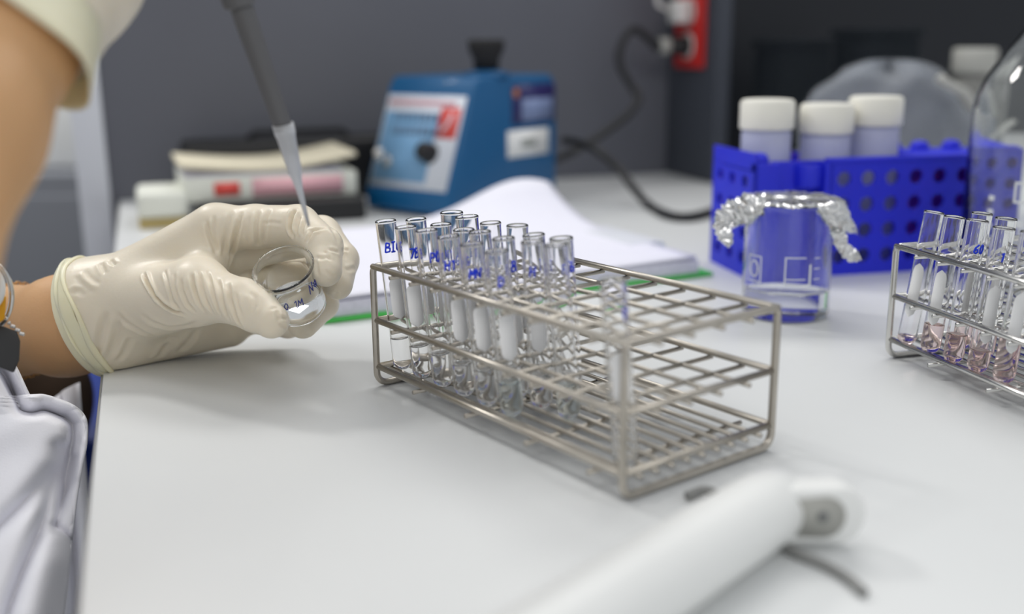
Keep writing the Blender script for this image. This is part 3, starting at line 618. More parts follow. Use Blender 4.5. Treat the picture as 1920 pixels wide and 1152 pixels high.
# folded, rolled cuff of the left glove: a soft band whose width and twist vary round the wrist
def contour(off, n):
    U = RIM_U / np.linalg.norm(RIM_U); F_ = np.cross(CUT_N, U); F_ = F_ if F_ @ RIM_F > 0 else -F_
    c = RIM_C - CUT_N * off; out = []
    tt = np.linspace(.012, .06, 240)
    for k in range(n):
        a = 2 * PI * k / n; d = U * math.cos(a) + F_ * math.sin(a)
        v = hand_f(c + tt[:, None] * d); i = int(np.argmax(v > 0)); out.append((c + tt[i] * d, d))
    return out
n = 96; offs = np.linspace(-.001, .019, 11); CT = [contour(o, n) for o in offs]
def on_cuff(k, off, lift):
    x = (off - offs[0]) / (offs[1] - offs[0]); i = int(np.clip(math.floor(x), 0, len(offs) - 2)); t_ = x - i
    (p, d), (p2, d2) = CT[i][k], CT[i + 1][k]
    return p + (p2 - p) * t_ + d * lift
def bead(b, o0, width, thick, m_=14):
    rows = []
    for k in range(n):
        a = 2 * PI * k / n; w2 = width(a) / 2; th_ = thick(a); row_ = []
        for j in range(m_):
            q = 2 * PI * j / m_
            row_.append(on_cuff(k, o0(a) + w2 + w2 * math.cos(q), th_ * .35 + th_ * math.sin(q)))
        rows.append(row_)
    rows.append(rows[0]); b.grid(rows, closed=True)
b = MB()
bead(b, lambda a: -.0012, lambda a: .0050 + .0110 * max(0, math.sin(a) * .75 - math.cos(a) * .55) + .0008 * math.sin(9 * a), lambda a: .0010 + .0004 * math.sin(5 * a))
bead(b, lambda a: .0026 + .0110 * max(0, math.sin(a) * .75 - math.cos(a) * .55) + .0012 * math.sin(4 * a + 1), lambda a: .0034 + .0012 * math.sin(3 * a), lambda a: .0015 + .0005 * math.sin(4 * a + 2))
bead(b, lambda a: -.0016 + .006 * (.5 + .5 * math.sin(a - 1.2)), lambda a: .0026 + .0008 * math.sin(2 * a), lambda a: .0017 + .0004 * math.sin(6 * a))
cu = b.build('cuff', M['cuff'], lg)
q = cu.modifiers.new('sub', 'SUBSURF'); q.levels = q.render_levels = 1
tag(cu, 'pale yellow rolled cuff')

# right hand, out of focus, at the top left corner, round the pipette
def PX(t): return at(448 + 86 * t, 247 * t, .522 + .030 * t)     # pipette axis: t = 0 at the frame's top, t = 1 at the tip's collar
rp = [(at(30, 62, .436), at(105, -70, .470), .0305, .036), (at(105, -70, .47), at(235, -140, .500), .032, .020), (at(105, -70, .47), at(190, -330, .500), .032, .020), (at(150, -150, .48), at(215, -240, .50), .026, .022)]
rf = []
for i in range(4):
    y = -128 - 62 * i; c = PX(y / 250.)
    sx = np.array(RT); sd = FW
    rf.append([(at(235 - 12 * i, y - 6, .502), .0115), (c - sx * .014 - sd * .024, .0105), (c + sx * .020 - sd * .012, .0095), (c + sx * .016 + sd * .016, .0085)])
rt_ = [(at(150, -260, .48), .017), (at(250, -400, .495), .014), (PX(-1.9) - FW * .022, .0105), (PX(-2.1) - FW * .020 + RT * .006, .0095)]
right_f = f_hand_parts(rp, rf, rt_)
RC_P = at(48, 40, .437); RC_N = at(-85, 242, .40) - at(15, 60, .43); RC_N = RC_N / np.linalg.norm(RC_N)
def f_right(P): return np.maximum(right_f(P), (P - RC_P) @ RC_N - .004)
rr_ = np.array([p for ch in rf + [rt_] for p, r in ch] + [at(30, 62, .436), at(105, -70, .47)])
rg = net_mesh('glove', f_right, rr_.min(0) - .045, rr_.max(0) + .045, .0024, M['glove'], person)
tag(rg, 'blurred latex glove raised round the pipette')
c0 = at(40, 52, .437); ax_ = RC_N; e1 = np.cross(ax_, FW); e1 /= np.linalg.norm(e1); e2 = np.cross(ax_, e1)
rows = []
for s in np.linspace(0, 1, 8):
    row_ = []
    for k in range(40):
        a = 2 * PI * k / 40; c = c0 + ax_ * (s * (.020 + .010 * math.cos(a - .4)) - .008)
        row_.append(c + (e1 * math.cos(a) + e2 * math.sin(a)) * (.0302 + .0055 * s + .0012 * s * math.sin(5 * a)))
    rows.append(row_)
rc = MB().grid(rows, closed=True).build('cuff', M['cuff'], rg); q = rc.modifiers.new('thick', 'SOLIDIFY'); q.thickness = .0007

# coat: draped cloth beside the bench, with folds
edge = spline([(-140, 470), (-60, 575), (0, 646), (28, 690), (58, 750), (76, 743), (100, 748), (138, 764), (159, 788), (160, 830), (152, 872), (142, 930), (133, 1000), (124, 1090), (112, 1200), (104, 1330)], 9)
RIM_ = [(12, 668), (58, 750), (76, 743), (100, 748), (138, 764), (159, 788), (160, 830), (152, 872), (142, 930), (134, 1000)]
FOLD = [([(-40, 1030), (40, 950), (92, 888)], .014, 15), ([(111, 840), (104, 897), (92, 925), (86, 960), (69, 1008), (40, 1080), (18, 1142), (-5, 1250)], .020, 13), ([(142, 860), (135, 905), (120, 935), (108, 965), (101, 990)], .010, 7),         ([(12, 690), (24, 730), (36, 772)], .010, 9), ([(101, 988), (112, 993), (128, 1006), (143, 1024)], .014, 7), ([(150, 905), (140, 985)], .004, 8), ([(-60, 820), (20, 800)], -.005, 40), ([(85, 1060), (60, 1160)], -.006, 26)]
def pdist(x, y, pl):
    best = 1e9; pl = [np.array(p, float) for p in pl]; p = np.array((x, y))
    for a, b_ in zip(pl, pl[1:]):
        ab = b_ - a; t = min(1, max(0, (p - a) @ ab / (ab @ ab))); best = min(best, float(np.linalg.norm(p - a - t * ab)))
    return best
rows = []
for i, e in enumerate(edge):
    row_ = []
    for k in range(46):
        s = (k / 45) ** 1.3; x = e[0] + (-420 - e[0]) * s; y = e[1] + (60 + .25 * (e[1] - 800)) * s * .4
        d = .628 - .00021 * max(0, y - 780) + .026 * (1 - min(1, s * 5)) ** 2
        de = pdist(x, y, RIM_); d += .034 * (de / 26 if de < 26 else max(0, 1 - (de - 26) / 16)) * min(1, max(0, (1010 - y) / 90))
        for pl, dep, wd in FOLD: d += dep * math.exp(-(pdist(x, y, pl) / wd) ** 2)
        row_.append(at(x, y, d))
    rows.append(row_)
coat = MB().grid(rows).build('lab_coat', M['coat'], person)
q = coat.modifiers.new('thick', 'SOLIDIFY'); q.thickness = .0014; q.offset = -1
q = coat.modifiers.new('sub', 'SUBSURF'); q.levels = q.render_levels = 1
q = MB(); q.tube([p for p in [row_[0] for row_ in rows]], .0013, n=8); q.build('hem', M['coat'], coat)
# back layer of the coat seen below the forearm
rows = []
for i in range(14):
    t_ = i / 13; x0, y0 = 50 + 98 * t_, 782 - 76 * t_ + 12 * t_ * t_
    rows.append([at(x0 + 3 * k, y0 + 40 * k, .80 + .012 * math.sin(i * .9) - .004 * k) for k in range(12)])
q = MB().grid(rows).build('coat_tail', M['coat'], person); md = q.modifiers.new('thick', 'SOLIDIFY'); md.thickness = .0016
# dark trousers on the thigh beyond the forearm
def f_thigh(P): return smin(cone(P, at(40, 750, .90), at(-250, 790, .93), .055, .07), cone(P, at(40, 750, .90), at(20, 1150, .84), .050, .045), .02)
_t = np.array([at(40, 750, .90), at(-250, 790, .93), at(20, 1150, .84)])
net_mesh('trousers', f_thigh, _t.min(0) - .09, _t.max(0) + .09, .007, M['trousers'], person)
# bracelets round the left forearm
ac = at(36, 620, .758); axl = at(20, 622, .765) - at(125, 612, .720); axl /= np.linalg.norm(axl)
b1 = np.cross(axl, np.array([0, 0, 1.])); b1 /= np.linalg.norm(b1); b2 = np.cross(axl, b1)
b = MB()
for k in range(74):
    a = 2 * PI * k / 74; c = ac + (b1 * math.cos(a) + b2 * math.sin(a)) * .0338
    tg = (-b1 * math.sin(a) + b2 * math.cos(a)); o_ = (b1 * math.cos(a) + b2 * math.sin(a)); sd = axl if k % 2 else o_
    b.tube([c + tg * .0021 * math.cos(2 * PI * j / 10) + sd * .0011 * math.sin(2 * PI * j / 10) for j in range(10)], .0004, n=5, closed=True)
tag(b.build('bracelet', M['gold'], person), 'fine gold link bracelet')
b = MB(); ac2 = at(4, 624, .775); rows = []
for k in range(60):
    a = 2 * PI * k / 60; o_ = b1 * math.cos(a) + b2 * math.sin(a)
    rows.append([ac2 + o_ * (.0335 + .0006 * (1 if 0 < j < 5 else 0)) + axl * (.0016 * (j - 2.5)) for j in range(6)])
rows.append(rows[0]); q = b.grid(rows).build('bangle', M['gold'], person); md = q.modifiers.new('thick', 'SOLIDIFY'); md.thickness = .001
tag(q, 'flat gold bangle')

# blue seat seen in the gap between coat and bench
t = empty('lab_stool', (-.44, 1.03, -.69), 0, 'blue topped lab stool seen in the gap under the gloved wrist', 'stool')
MB().lathe([(0, .50), (.15, .50), (.165, .51), (.17, .53), (.165, .55), (.15, .56), (0, .562)], 40).build('seat', M['seat'], t)
MB().lathe([(0, .06), (.025, .06), (.025, .50), (0, .50)], 20).build('post', M['table_edge'], t)
b = MB()
for k in range(5): b.tube([(0, 0, .08), (.2 * math.cos(k * 1.2566), .2 * math.sin(k * 1.2566), .02)], .016, n=8)
b.build('star_base', M['table_edge'], t)

# badge and key ring hanging at the coat
t = empty('badge_reel', at(4, 560, .60), 0, 'badge reel with white disc, yellow leather tab and steel ring at the coat', 'badge reel')
iv = Matrix.Translation(-t.location)
def bx(px, py, d=.60): return Vector(at(px, py, d)) - t.location
Rc = Matrix(((RT[0], UP[0], -FW[0]), (RT[1], UP[1], -FW[1]), (RT[2], UP[2], -FW[2])))
def facing(c, s=1): return Matrix.Translation(c) @ (Rc.to_4x4()) @ Matrix.Diagonal((s, s, s, 1))
MB().lathe([(0, -.0025), (.0105, -.0025), (.012, -.001), (.012, .001), (.0105, .0025), (0, .003)], 36, M=facing(bx(-28, 540, .592)) @ Matrix.Diagonal((.92, 1.15, 1, 1))).build('disc', M['white'], t)
b = MB(); rows = []
for i in range(10):
    s = i / 9; rows.append([tuple(bx(-30 + 44 * (k / 5) - 6 * abs(k / 5 - .5) * s, 555 + 68 * s * (1 - .35 * (k / 5)), .598 - .004 * math.sin(PI * k / 5))) for k in range(6)])
q = b.grid(rows).build('leather_tab', M['yellow'], t); md = q.modifiers.new('thick', 'SOLIDIFY'); md.thickness = .0022; md = q.modifiers.new('sub', 'SUBSURF'); md.render_levels = md.levels = 1
MB().tube([tuple(bx(-30 + 52 * math.cos(a), 555 + 68 * math.sin(a), .604 + .004 * math.sin(a))) for a in [2 * PI * k / 48 for k in range(48)]], .0015, n=10, closed=True).build('split_ring', M['chrome'], t)
b = MB()
for px, py in ((12, 598), (17, 606), (22, 612), (26, 613), (31, 619), (35, 620), (39, 626), (43, 627)):
    b.lathe([(0, -.0011), (.0008, -.0008), (.0011, 0), (.0008, .0008), (0, .0011)], 12, M=Matrix.Translation(bx(px, py, .601)))
b.build('ball_chain', M['chrome'], t)
b = MB(); ol = [(-30, 600), (6, 612), (32, 622), (38, 640), (36, 676), (26, 700), (0, 690), (-30, 690)]
f0 = [tuple(bx(x, y, .600)) for x, y in ol]; f1 = [tuple(bx(x, y, .606)) for x, y in ol]
b.add(f0 + f1, [tuple(range(8)), tuple(range(8, 16))[::-1]] + [(i, (i + 1) % 8, 8 + (i + 1) % 8, 8 + i) for i in range(8)])
b.build('fob', M['dark'], t, bevel=.0012)

# ------------------------------------------------------------------ the small beaker in the fingers
BT = at(531, 505, .634); BB = at(567, 580, .661)
axv = Vector(BT - BB).normalized(); HB = (Vector(BT - BB)).length
t = empty('beaker', BB, 0, 'tiny beaker held in the gloved fingers, marked 0.1M in blue', 'beaker')
t.rotation_euler = Vector((0, 0, 1)).rotation_difference(axv).to_euler()
R = .0163; w_ = .0010
q = t.rotation_euler.to_quaternion(); up_l = q.inverted() @ Vector((0, 0, 1)); n = 56
rl = R - w_; tx, ty = up_l.x / up_l.z, up_l.y / up_l.z; ts = min(1, .0048 / (rl * math.hypot(tx, ty)))
def zliq(x, y): return HB * .40 - (tx * x + ty * y) * ts          # the liquid stays nearly level in the tilted beaker
def rg(r_, z_): return [(r_ * math.cos(2 * PI * k / n), r_ * math.sin(2 * PI * k / n), z_) for k in range(n)]
lev = [(x, y, zliq(x, y)) for x, y, z in rg(rl, 0)]
b = MB(); rows = [rg(r_, z_) for r_, z_ in [(.0002, 0), (R - .004, 0), (R - .0015, .0006), (R - .0003, .002), (R, .0045), (R, HB * .62), (R - .0006, HB * .74), (R - .0004, HB * .84), (R + .0006, HB * .92), (R + .0016, HB * .965), (R + .0027, HB - .0004), (R + .0030, HB + .0004), (R + .0027, HB + .0011), (R + .0019, HB + .0013), (R + .0011, HB + .0008),
        (R + .0004, HB * .97), (R - .0006, HB * .91), (R - .0013, HB * .84), (R - .0016, HB * .74), (R - w_, HB * .62)]] + [lev]
b.grid(rows, closed=True); b.f.append(tuple(range(n))[::-1]); b.mi.append(0)
b.build('glass_wall', M['glass2'], t)
b = MB(); inn = [(.0002, .0014), (R - .005, .0014), (R - w_ - .001, .0022), (rl, .0045)]
rows = [rg(r_, z_) for r_, z_ in inn] + [lev] + [[(x * f_, y * f_, zliq(x * f_, y * f_) - d_) for x, y, z in lev] for f_, d_ in ((.98, .0004), (.93, .0008), (.01, .0009))]
b.grid(rows, closed=True); b.mi = [1] * (4 * n) + [0] * (3 * n)
b.f += [tuple(range(n))[::-1], tuple(range(7 * n, 8 * n))]; b.mi += [1, 0]
b.build('liquid', M['water'], t, flip1=True)
cl = q.inverted() @ (Vector(CAM) - Vector(BB)); ca = math.atan2(cl.y, cl.x)
b = MB(); scrawl(b, '0.1M', R + .00012, ca - .62, HB * .50, .0056, .0003, slant=.18, step=.72)
scrawl(b, 'Na', R + .00012, ca + .52, HB * .60, .0066, .0003, slant=.18, step=.75)
b.build('handwriting', M['inkdark'], t)

# ------------------------------------------------------------------ pipette with its tip
t = empty('micropipette', PX(1.0), 0, 'dark grey pipette held upright over the small beaker, translucent tip on its end', 'pipette')
dv = Vector(PX(0) - PX(1)).normalized(); t.rotation_euler = Vector((0, 0, 1)).rotation_difference(dv).to_euler()
LP = Vector(PX(0) - PX(1)).length; e = at(579, 424, .572); LT = (Vector(e) - Vector(PX(1))).length
MB().lathe([(0, -.013), (.0020, -.0125), (.0034, 0), (.0044, .001), (.0047, .004), (.0050, LP * .35), (.0056, LP * .7), (.0058, LP * .92), (.0058, LP * .95), (.0080, LP * .965), (.0085, LP * 1.0), (.0085, LP * 1.15), (.0105, LP * 1.3), (.0125, LP * 1.7), (.0135, LP * 3.2), (.012, LP * 3.4), (0, LP * 3.4)], 28).build('barrel', M['pipette_grey'], t, auto=.7)
TQ = Vector((0, 0, -1)).rotation_difference(t.rotation_euler.to_quaternion().inverted() @ (Vector(e) - Vector(PX(1)))).to_matrix().to_4x4()
MB().lathe([(.0048, .004), (.0056, .0042), (.0056, -.001), (.0050, -.003), (.0036, -LT * .42), (.0029, -LT * .46), (.0019, -LT * .60), (.0007, -LT), (.0003, -LT), (.0014, -LT * .60), (.0023, -LT * .46), (.0030, -LT * .42), (.0042, -.003), (.0048, .004)], 24, M=TQ).build('tip', M['tip'], t)
MB().lathe([(0, LP * 3.4), (.004, LP * 3.4), (.004, LP * 3.7), (.008, LP * 3.72), (.008, LP * 3.85), (0, LP * 3.87)], 20).build('plunger', M['white'], t)

# ------------------------------------------------------------------ white pipette handle lying in the foreground
a0 = np.array(onz(1452, 948, .0163)); a1 = np.array(onz(1120, 1160, .0163)); dr = Vector(a0 - a1).normalized()
t = empty('pipette_filler', (a0[0], a0[1], 0), math.atan2(dr.y, dr.x), 'blurred white plastic pipette handle lying in the foreground corner of the bench', 'pipette')
b = MB(); r0 = .0163
prof = [(0, -.26), (.012, -.26), (.0165, -.255), (.0172, -.2), (.0168, -.1), (r0, -.03), (r0 * .99, -.008), (r0 * .92, .002), (r0 * .7, .009), (0, .012)]
b.lathe([(r, z) for r, z in prof], 44, M=Matrix.Translation((0, 0, .0172)) @ Matrix.Rotation(PI / 2, 4, 'Y')); b.build('body', M['white'], t)
b = MB(); ol = []
for k in range(22):
    a = -PI * .52 + PI * 1.04 * k / 21; ol.append((.029 + .0115 * math.cos(a), .0005 + .0125 * math.sin(a)))
ol = [(-.006, -.012)] + ol + [(-.006, .013)]
bm = MB().prism([(x, z) for x, z in ol], -.0075, .0075).xform(Matrix.Rotation(PI / 2, 4, 'X')).xform(Matrix.Translation((0, 0, .0155)))
LUG = Matrix.Translation((-.009, -.001, .001)) @ Matrix.Rotation(-math.radians(44), 4, 'Z')
bm.xform(LUG).build('hanging_lug', M['white'], t, bevel=.0025)
MB().lathe([(0, .0072), (.0020, .0072), (.0024, .0085), (.0012, .0088), (0, .0088)], 20, M=LUG @ Matrix.Translation((.0215, 0, .0165)) @ Matrix.Rotation(PI / 2, 4, 'X')).build('screw', M['grey'], t)
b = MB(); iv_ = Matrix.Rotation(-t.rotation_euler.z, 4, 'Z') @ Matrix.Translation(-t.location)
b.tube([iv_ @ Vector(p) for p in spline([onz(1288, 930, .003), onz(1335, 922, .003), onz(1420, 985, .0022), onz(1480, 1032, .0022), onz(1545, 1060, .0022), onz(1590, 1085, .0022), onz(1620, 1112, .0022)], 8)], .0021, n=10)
b.build('streak_bar', M['streak_bar'], t)  # thin grey bar laid along the dark streak beneath the handle
ol2 = [(.010, -.0075)] + [(x * .80 + .002, z * .74) for x, z in ol[1:-1]] + [(.010, .0085)]
MB().prism(ol2, .0070, .0078).xform(Matrix.Rotation(PI / 2, 4, 'X')).xform(LUG @ Matrix.Translation((-.003, 0, .0155))).build('lug_recess', M['palecap'], t)

# ------------------------------------------------------------------ glass beaker with crumpled foil
bc = np.array([.2140, .8070, .0006]); R = .0335; HB2 = .090
t = empty('beaker', bc, 0, 'glass beaker of clear liquid standing before the blue rack, its mouth under foil', 'beaker')
LV = .0225
prof = [(0, 0), (R - .006, 0), (R - .0015, .0012), (R, .005), (R, HB2 - .006), (R + .0006, HB2 - .003), (R + .0026, HB2), (R + .0018, HB2 + .0008), (R - .001, HB2 - .002), (R - .0015, HB2 - .006), (R - .0015, LV)]
MB().lathe(prof, 56).build('glass_wall', M['glass2'], t)
liquid([(0, .0020), (R - .005, .0020), (R - .0022, .0032), (R - .0015, .0060), (R - .0015, LV), (R - .0020, LV - .0006), (R - .0032, LV - .0010), (0, LV - .0011)], 56, 3, M['water'], t)
cang = math.atan2(-bc[1], -bc[0])
b = MB(); Rg = R + .0002
def band(a0, a1, z0, z1):
    n = max(2, int(abs(a1 - a0) / .08)); b.grid([[(Rg * math.cos(cang + a0 + (a1 - a0) * i / n), Rg * math.sin(cang + a0 + (a1 - a0) * i / n), z) for i in range(n + 1)] for z in (z0, z1)])
for z in (.034, .0505): band(-.05, .42, z, z + .0009)
band(-.05, -.02, .030, .0515); band(-.05, .55, .0300, .0309); band(.50, .55, .030, .046)
for zz in (.034, .042, .050): band(.62, .78, zz, zz + .0008)
for a_ in (-1.0, -.62): band(a_, a_ + .03, .030, .050)
band(-1.0, -.6, .030, .0308); band(-1.0, -.6, .0495, .0503)
b.tube([(Rg * math.cos(cang - .8 + .12 * math.cos(x)), Rg * math.sin(cang - .8 + .12 * math.cos(x)), .040 + .006 * math.sin(x)) for x in [2 * PI * k / 20 for k in range(20)]], .0006, n=5, closed=True)
b.build('graduation_print', M['gradu'], t)
rng = np.random.RandomState(3)
fo = empty('foil_cover', (bc[0], bc[1], HB2 + .0015), 0, 'crumpled aluminium foil draped over the glass beaker, its ends hanging left and right', 'foil')
b = MB(); rows = []; NA, NR = 120, 26
nz1 = rng.rand(NA, NR)
for j in range(NR):
    rad = j / (NR - 1); row_ = []
    for k in range(NA):
        a = 2 * PI * k / NA; rel = (a - cang + PI) % (2 * PI) - PI         # 0 = towards the front
        side = abs(math.sin(rel)); 
        skirt = .0012 + .030 * max(0, side - .5) / .5 + .0015 * math.sin(5 * a + 1) ** 2 + (.008 if math.cos(rel) < 0 else 0)
        edge_r = R + .0032
        s = rad * (edge_r + skirt)
        if s < edge_r: r_, z_ = s, .0008 + .0005 * math.sin(9 * a + 60 * s)
        else:
            d_ = s - edge_r; flare = .35 * side ** 3
            r_ = edge_r + .0006 + d_ * flare; z_ = .0004 - d_ * (1 - .3 * side ** 4)
        amp = .0014 if s > edge_r * .9 else .0006
        r_ += (nz1[k, j] - .5) * amp * 1.6 * (1 if s > edge_r else .5) + (.0008 if s > edge_r else 0); z_ += (nz1[(k * 7) % NA, j] - .5) * amp * (1 if s > edge_r else .3)
        row_.append((r_ * math.cos(a), r_ * math.sin(a), z_))
    rows.append(row_)
b.grid(rows, closed=True)
q = b.build('foil_sheet', M['foil'], fo, smooth=False)
def foil_arm(pts, rads, seed):
    b = MB(); r_ = np.random.RandomState(seed); P = spline(pts, 7); n = 12; rows = []
    for i, p in enumerate(P):
        s = i / (len(P) - 1); rad = np.interp(s, np.linspace(0, 1, len(rads)), rads); tg = P[min(i + 1, len(P) - 1)] - P[max(i - 1, 0)]; tg = tg / np.linalg.norm(tg)
        u = np.cross(tg, FW); u /= np.linalg.norm(u); v = np.cross(tg, u)
        rows.append([p + (u * math.cos(2 * PI * k / n) + v * .6 * math.sin(2 * PI * k / n)) * rad * (1 + .55 * (r_.rand() - .5)) for k in range(n)])
    b.grid(rows, closed=True); b.f += [tuple(range(n))[::-1], tuple(range((len(P) - 1) * n, len(P) * n))]; b.mi += [0, 0]
    b.build('foil_end', M['foil'], fo, smooth=False)
lf = lambda px, py, d: at(px, py, d) - np.array(fo.location)
foil_arm([lf(1432, 385, .795), lf(1400, 385, .795), lf(1370, 400, .795), lf(1352, 420, .797), lf(1360, 448, .797), lf(1356, 456, .797)], [.008, .0085, .008, .006, .0055, .0045], 5)
foil_arm([lf(1550, 388, .80), lf(1566, 410, .795), lf(1572, 440, .79), lf(1580, 462, .79), lf(1600, 480, .79), lf(1610, 478, .79)], [.006, .007, .0055, .0045, .0048, .0038], 8)

# ------------------------------------------------------------------ blue rack with its jars
YB = .21; t = empty('bottle_rack', (.224, .932, 0), YB, 'blue plastic bottle rack with rows of round holes', 'rack')
HBK, LB, DB = .104, .255, .092
def hole_panel(mb, u0, u1, z0, z1, nu, nz, r, y, th):
    """a wall with round holes, in the u-z plane, its outer face at y"""
    du, dz = (u1 - u0) / nu, (z1 - z0) / nz; K = 16
    for i in range(nu):
        for j in range(nz):
            cu_, cz_ = u0 + (i + .5) * du, z0 + (j + .5) * dz; sq, ci = [], []
            for k in range(K):
                a = 2 * PI * k / K; x, z = math.cos(a), math.sin(a); mx = max(abs(x), abs(z))
                sq.append((cu_ + x / mx * du / 2, cz_ + z / mx * dz / 2)); ci.append((cu_ + x * r, cz_ + z * r))
            vs_ = [(p[0], y, p[1]) for p in sq] + [(p[0], y, p[1]) for p in ci] + [(p[0], y + th, p[1]) for p in ci] + [(p[0], y + th, p[1]) for p in sq]
            fs = []
            for s in range(3): fs += [(s * K + k, s * K + (k + 1) % K, (s + 1) * K + (k + 1) % K, (s + 1) * K + k) for k in range(K)]
            mb.add(vs_, fs)
b = MB(); hole_panel(b, .064, LB, .006, HBK - .004, 8, 4, .0068, 0, .003)
b.box((.1595, .0015, .003), (.191, .003, .006)); b.box((.1595, .0015, HBK - .002), (.191, .003, .004)); b.build('perforated_front', M['blue'], t, smooth=False)
b = MB(); hole_panel(b, .006, DB - .004, .006, HBK - .006, 3, 4, .0062, 0, .003)
b.box((DB / 2, .0015, .003), (DB, .003, .006)); b.box((DB / 2, .0015, HBK + .001), (DB, .003, .016)); b.box((.003, .0015, HBK / 2), (.006, .003, HBK)); b.box((DB - .002, .0015, HBK / 2), (.004, .003, HBK))
b.xform(Matrix.Translation((-.011, 0, 0)) @ Matrix.Rotation(PI / 2, 4, 'Z') @ Matrix.Diagonal((1, -1, 1, 1))).build('end_panel', M['blue'], t, smooth=False)
b = MB(); b.box((.0015, .0015, HBK / 2), (.025, .003, HBK)); b.box((.036, .0170, HBK / 2), (.046, .003, HBK)); b.box((.0125, .0095, HBK / 2), (.003, .016, HBK)); b.box((.061, .0095, HBK / 2), (.006, .018, HBK))
b.build('recess', M['blue'], t, bevel=.0008, auto=.6)
b = MB(); b.box((LB / 2 - .0055, DB - .0015, HBK / 2), (LB + .011, .003, HBK)); b.box((LB - .0015, DB / 2, HBK / 2), (.003, DB, HBK)); b.box((LB / 2 - .0055, DB / 2, .0025), (LB + .005, DB - .006, .005)); b.build('shell', M['blue'], t, bevel=.0006, auto=.6)
b = MB(); b.lathe([(.006, HBK - .020), (.0125, HBK - .020), (.0130, HBK - .004), (.0118, HBK), (.006, HBK), (.006, HBK - .020)], 28, M=Matrix.Translation((.048, .0148, -.003))); b.build('tube_well', M['blue'], t, auto=.6)
b = MB()
for u in (-.002, .17, .2, .235): b.lathe([(0, HBK - .004), (.009, HBK - .004), (.009, HBK + .004), (.006, HBK + .008), (0, HBK + .009)], 20, M=Matrix.Translation((u, .012 if u < .1 else DB - .012, 0)))
b.box((.155, .004, HBK + .001), (.19, .010, .004)); b.box((.21, DB / 2, HBK - .002), (.085, DB - .004, .004)); b.build('top_rim', M['blue'], t, bevel=.0008, auto=.6)
def jar(px, py, y, label):
    top = None
    for k in range(60):
        d = .9 + .003 * k; p = at(px, py, d)
        if p[1] >= y: top = p; break
    r, zt = .0225, top[2]
    o = empty('sample_jar', (top[0], top[1], .0052), 0, label, 'jar', 'white capped jars in the blue rack')
    z1 = zt - .0052
    MB().lathe([(0, 0), (r - .003, 0), (r, .003), (r, z1 - .030), (r - .002, z1 - .026), (r - .002, z1 - .004), (0, z1 - .004)], 40).build('jar_body', M['jar'], o)
    b = MB(); n = 72; pr = [(.0240, z1 - .0265), (.0245, z1 - .025), (.0245, z1 - .003), (.0225, z1 - .0004), (.020, z1), (0, z1)]
    b.lathe(pr, 64); b.lathe([(.0215, z1 - .0265), (.0240, z1 - .0265)], 64); b.build('screw_cap', M['capwhite'], o, auto=.7)
jar(1440, 186, .978, 'white capped jar alone at the left end of the blue rack')
jar(1552, 194, .985, 'white capped jar in the middle of the blue rack, lowest of the three')
jar(1644, 180, 1.000, 'white capped jar right of the other two in the blue rack, the tallest')

# ------------------------------------------------------------------ big glass bottle at the right edge
t = empty('reagent_bottle', (.445, .87, .0006), 0, 'large clear glass bottle at the right edge before the blue rack', 'bottle')
R = .0665
def shoulder(o): return [(R - o, .150), (R - .002 - o, .163), (R - .009 - o, .180), (R - .022 - o, .200), (R - .038 - o, .222), (.021 - o * .6, .243), (.0195 - o * .6, .254), (.0195 - o * .6, .275)]
prof = [(0, .003), (.045, .001), (R - .006, 0), (R - .001, .004), (R, .012)] + shoulder(0) + [(.021, .277), (.0185, .278)] + shoulder(.0024)[::-1] + [(R - .0024, .012), (R - .008, .0055), (0, .006)]
MB().lathe(prof, 64).build('glass_wall', M['glass2'], t)
ca2 = math.atan2(-.87, -.445); b = MB(); Rg = R + .0002
def band2(a0, a1, z0, z1):
    n = max(2, int(abs(a1 - a0) / .06)); b.grid([[(Rg * math.cos(ca2 + a0 + (a1 - a0) * i / n), Rg * math.sin(ca2 + a0 + (a1 - a0) * i / n), z) for i in range(n + 1)] for z in (z0, z1)])
for (a, c, z0, z1) in ((-.40, .1, .098, .1), (-.40, -.37, .083, .1), (-.40, .1, .083, .085), (-.3, .05, .108, .112), (-.38, -.25, .064, .070), (-.2, .0, .062, .072), (-.72, -.64, .083, .087), (-.72, -.64, .072, .076), (-.74, -.64, .061, .065), (-.70, -.64, .050, .054)): band2(a, c, z0, z1)
b.build('graduation_print', M['gradu'], t)

# ------------------------------------------------------------------ clipboard with paper
CO = np.array([-.147, .7844]); ca = math.atan2(.9493 - .7844, .1834 + .147); CX = np.array([math.cos(ca), math.sin(ca)]); CY = np.array([-CX[1], CX[0]])
CL, CW = .371, .262
t = empty('clipboard', (CO[0], CO[1], 0), ca, 'green clipboard lying behind the wire rack', 'clipboard')
MB().box((CL / 2, CW / 2, .0018), (CL, CW, .0036), bev=.0012).build('board', M['green'], t, auto=.7)
b = MB(); b.box((CL - .022, CW * .5, .0195), (.038, .105, .0018), bev=.0008); b.tube([(CL - .006, CW * .5 - .055, .0150), (CL - .006, CW * .5 + .055, .0150)], .0045, n=14); b.box((CL - .0045, CW * .5, .0085), (.005, .10, .010)); b.build('clip', M['trim'], t, auto=.7)
t2 = empty('paper_stack', (CO[0], CO[1], .0037), ca, 'thick stack of white paper on the green clipboard, its top sheets curling up', 'paper')
b = MB(); NXs, NYs = 30, 16
def ptop(u, v): return .0135 + .0012 * math.sin(7 * u) + (.040 * max(0, (v - .55) / .45) ** 2 * math.exp(-((u - .90) / .24) ** 2))
rows = []
b.box((CL / 2 - .006, CW / 2 - .004, .0060), (CL - .016, CW - .016, .0120), bev=.0003); b.build('sheaf', M['paper_edge'], t2, smooth=False)
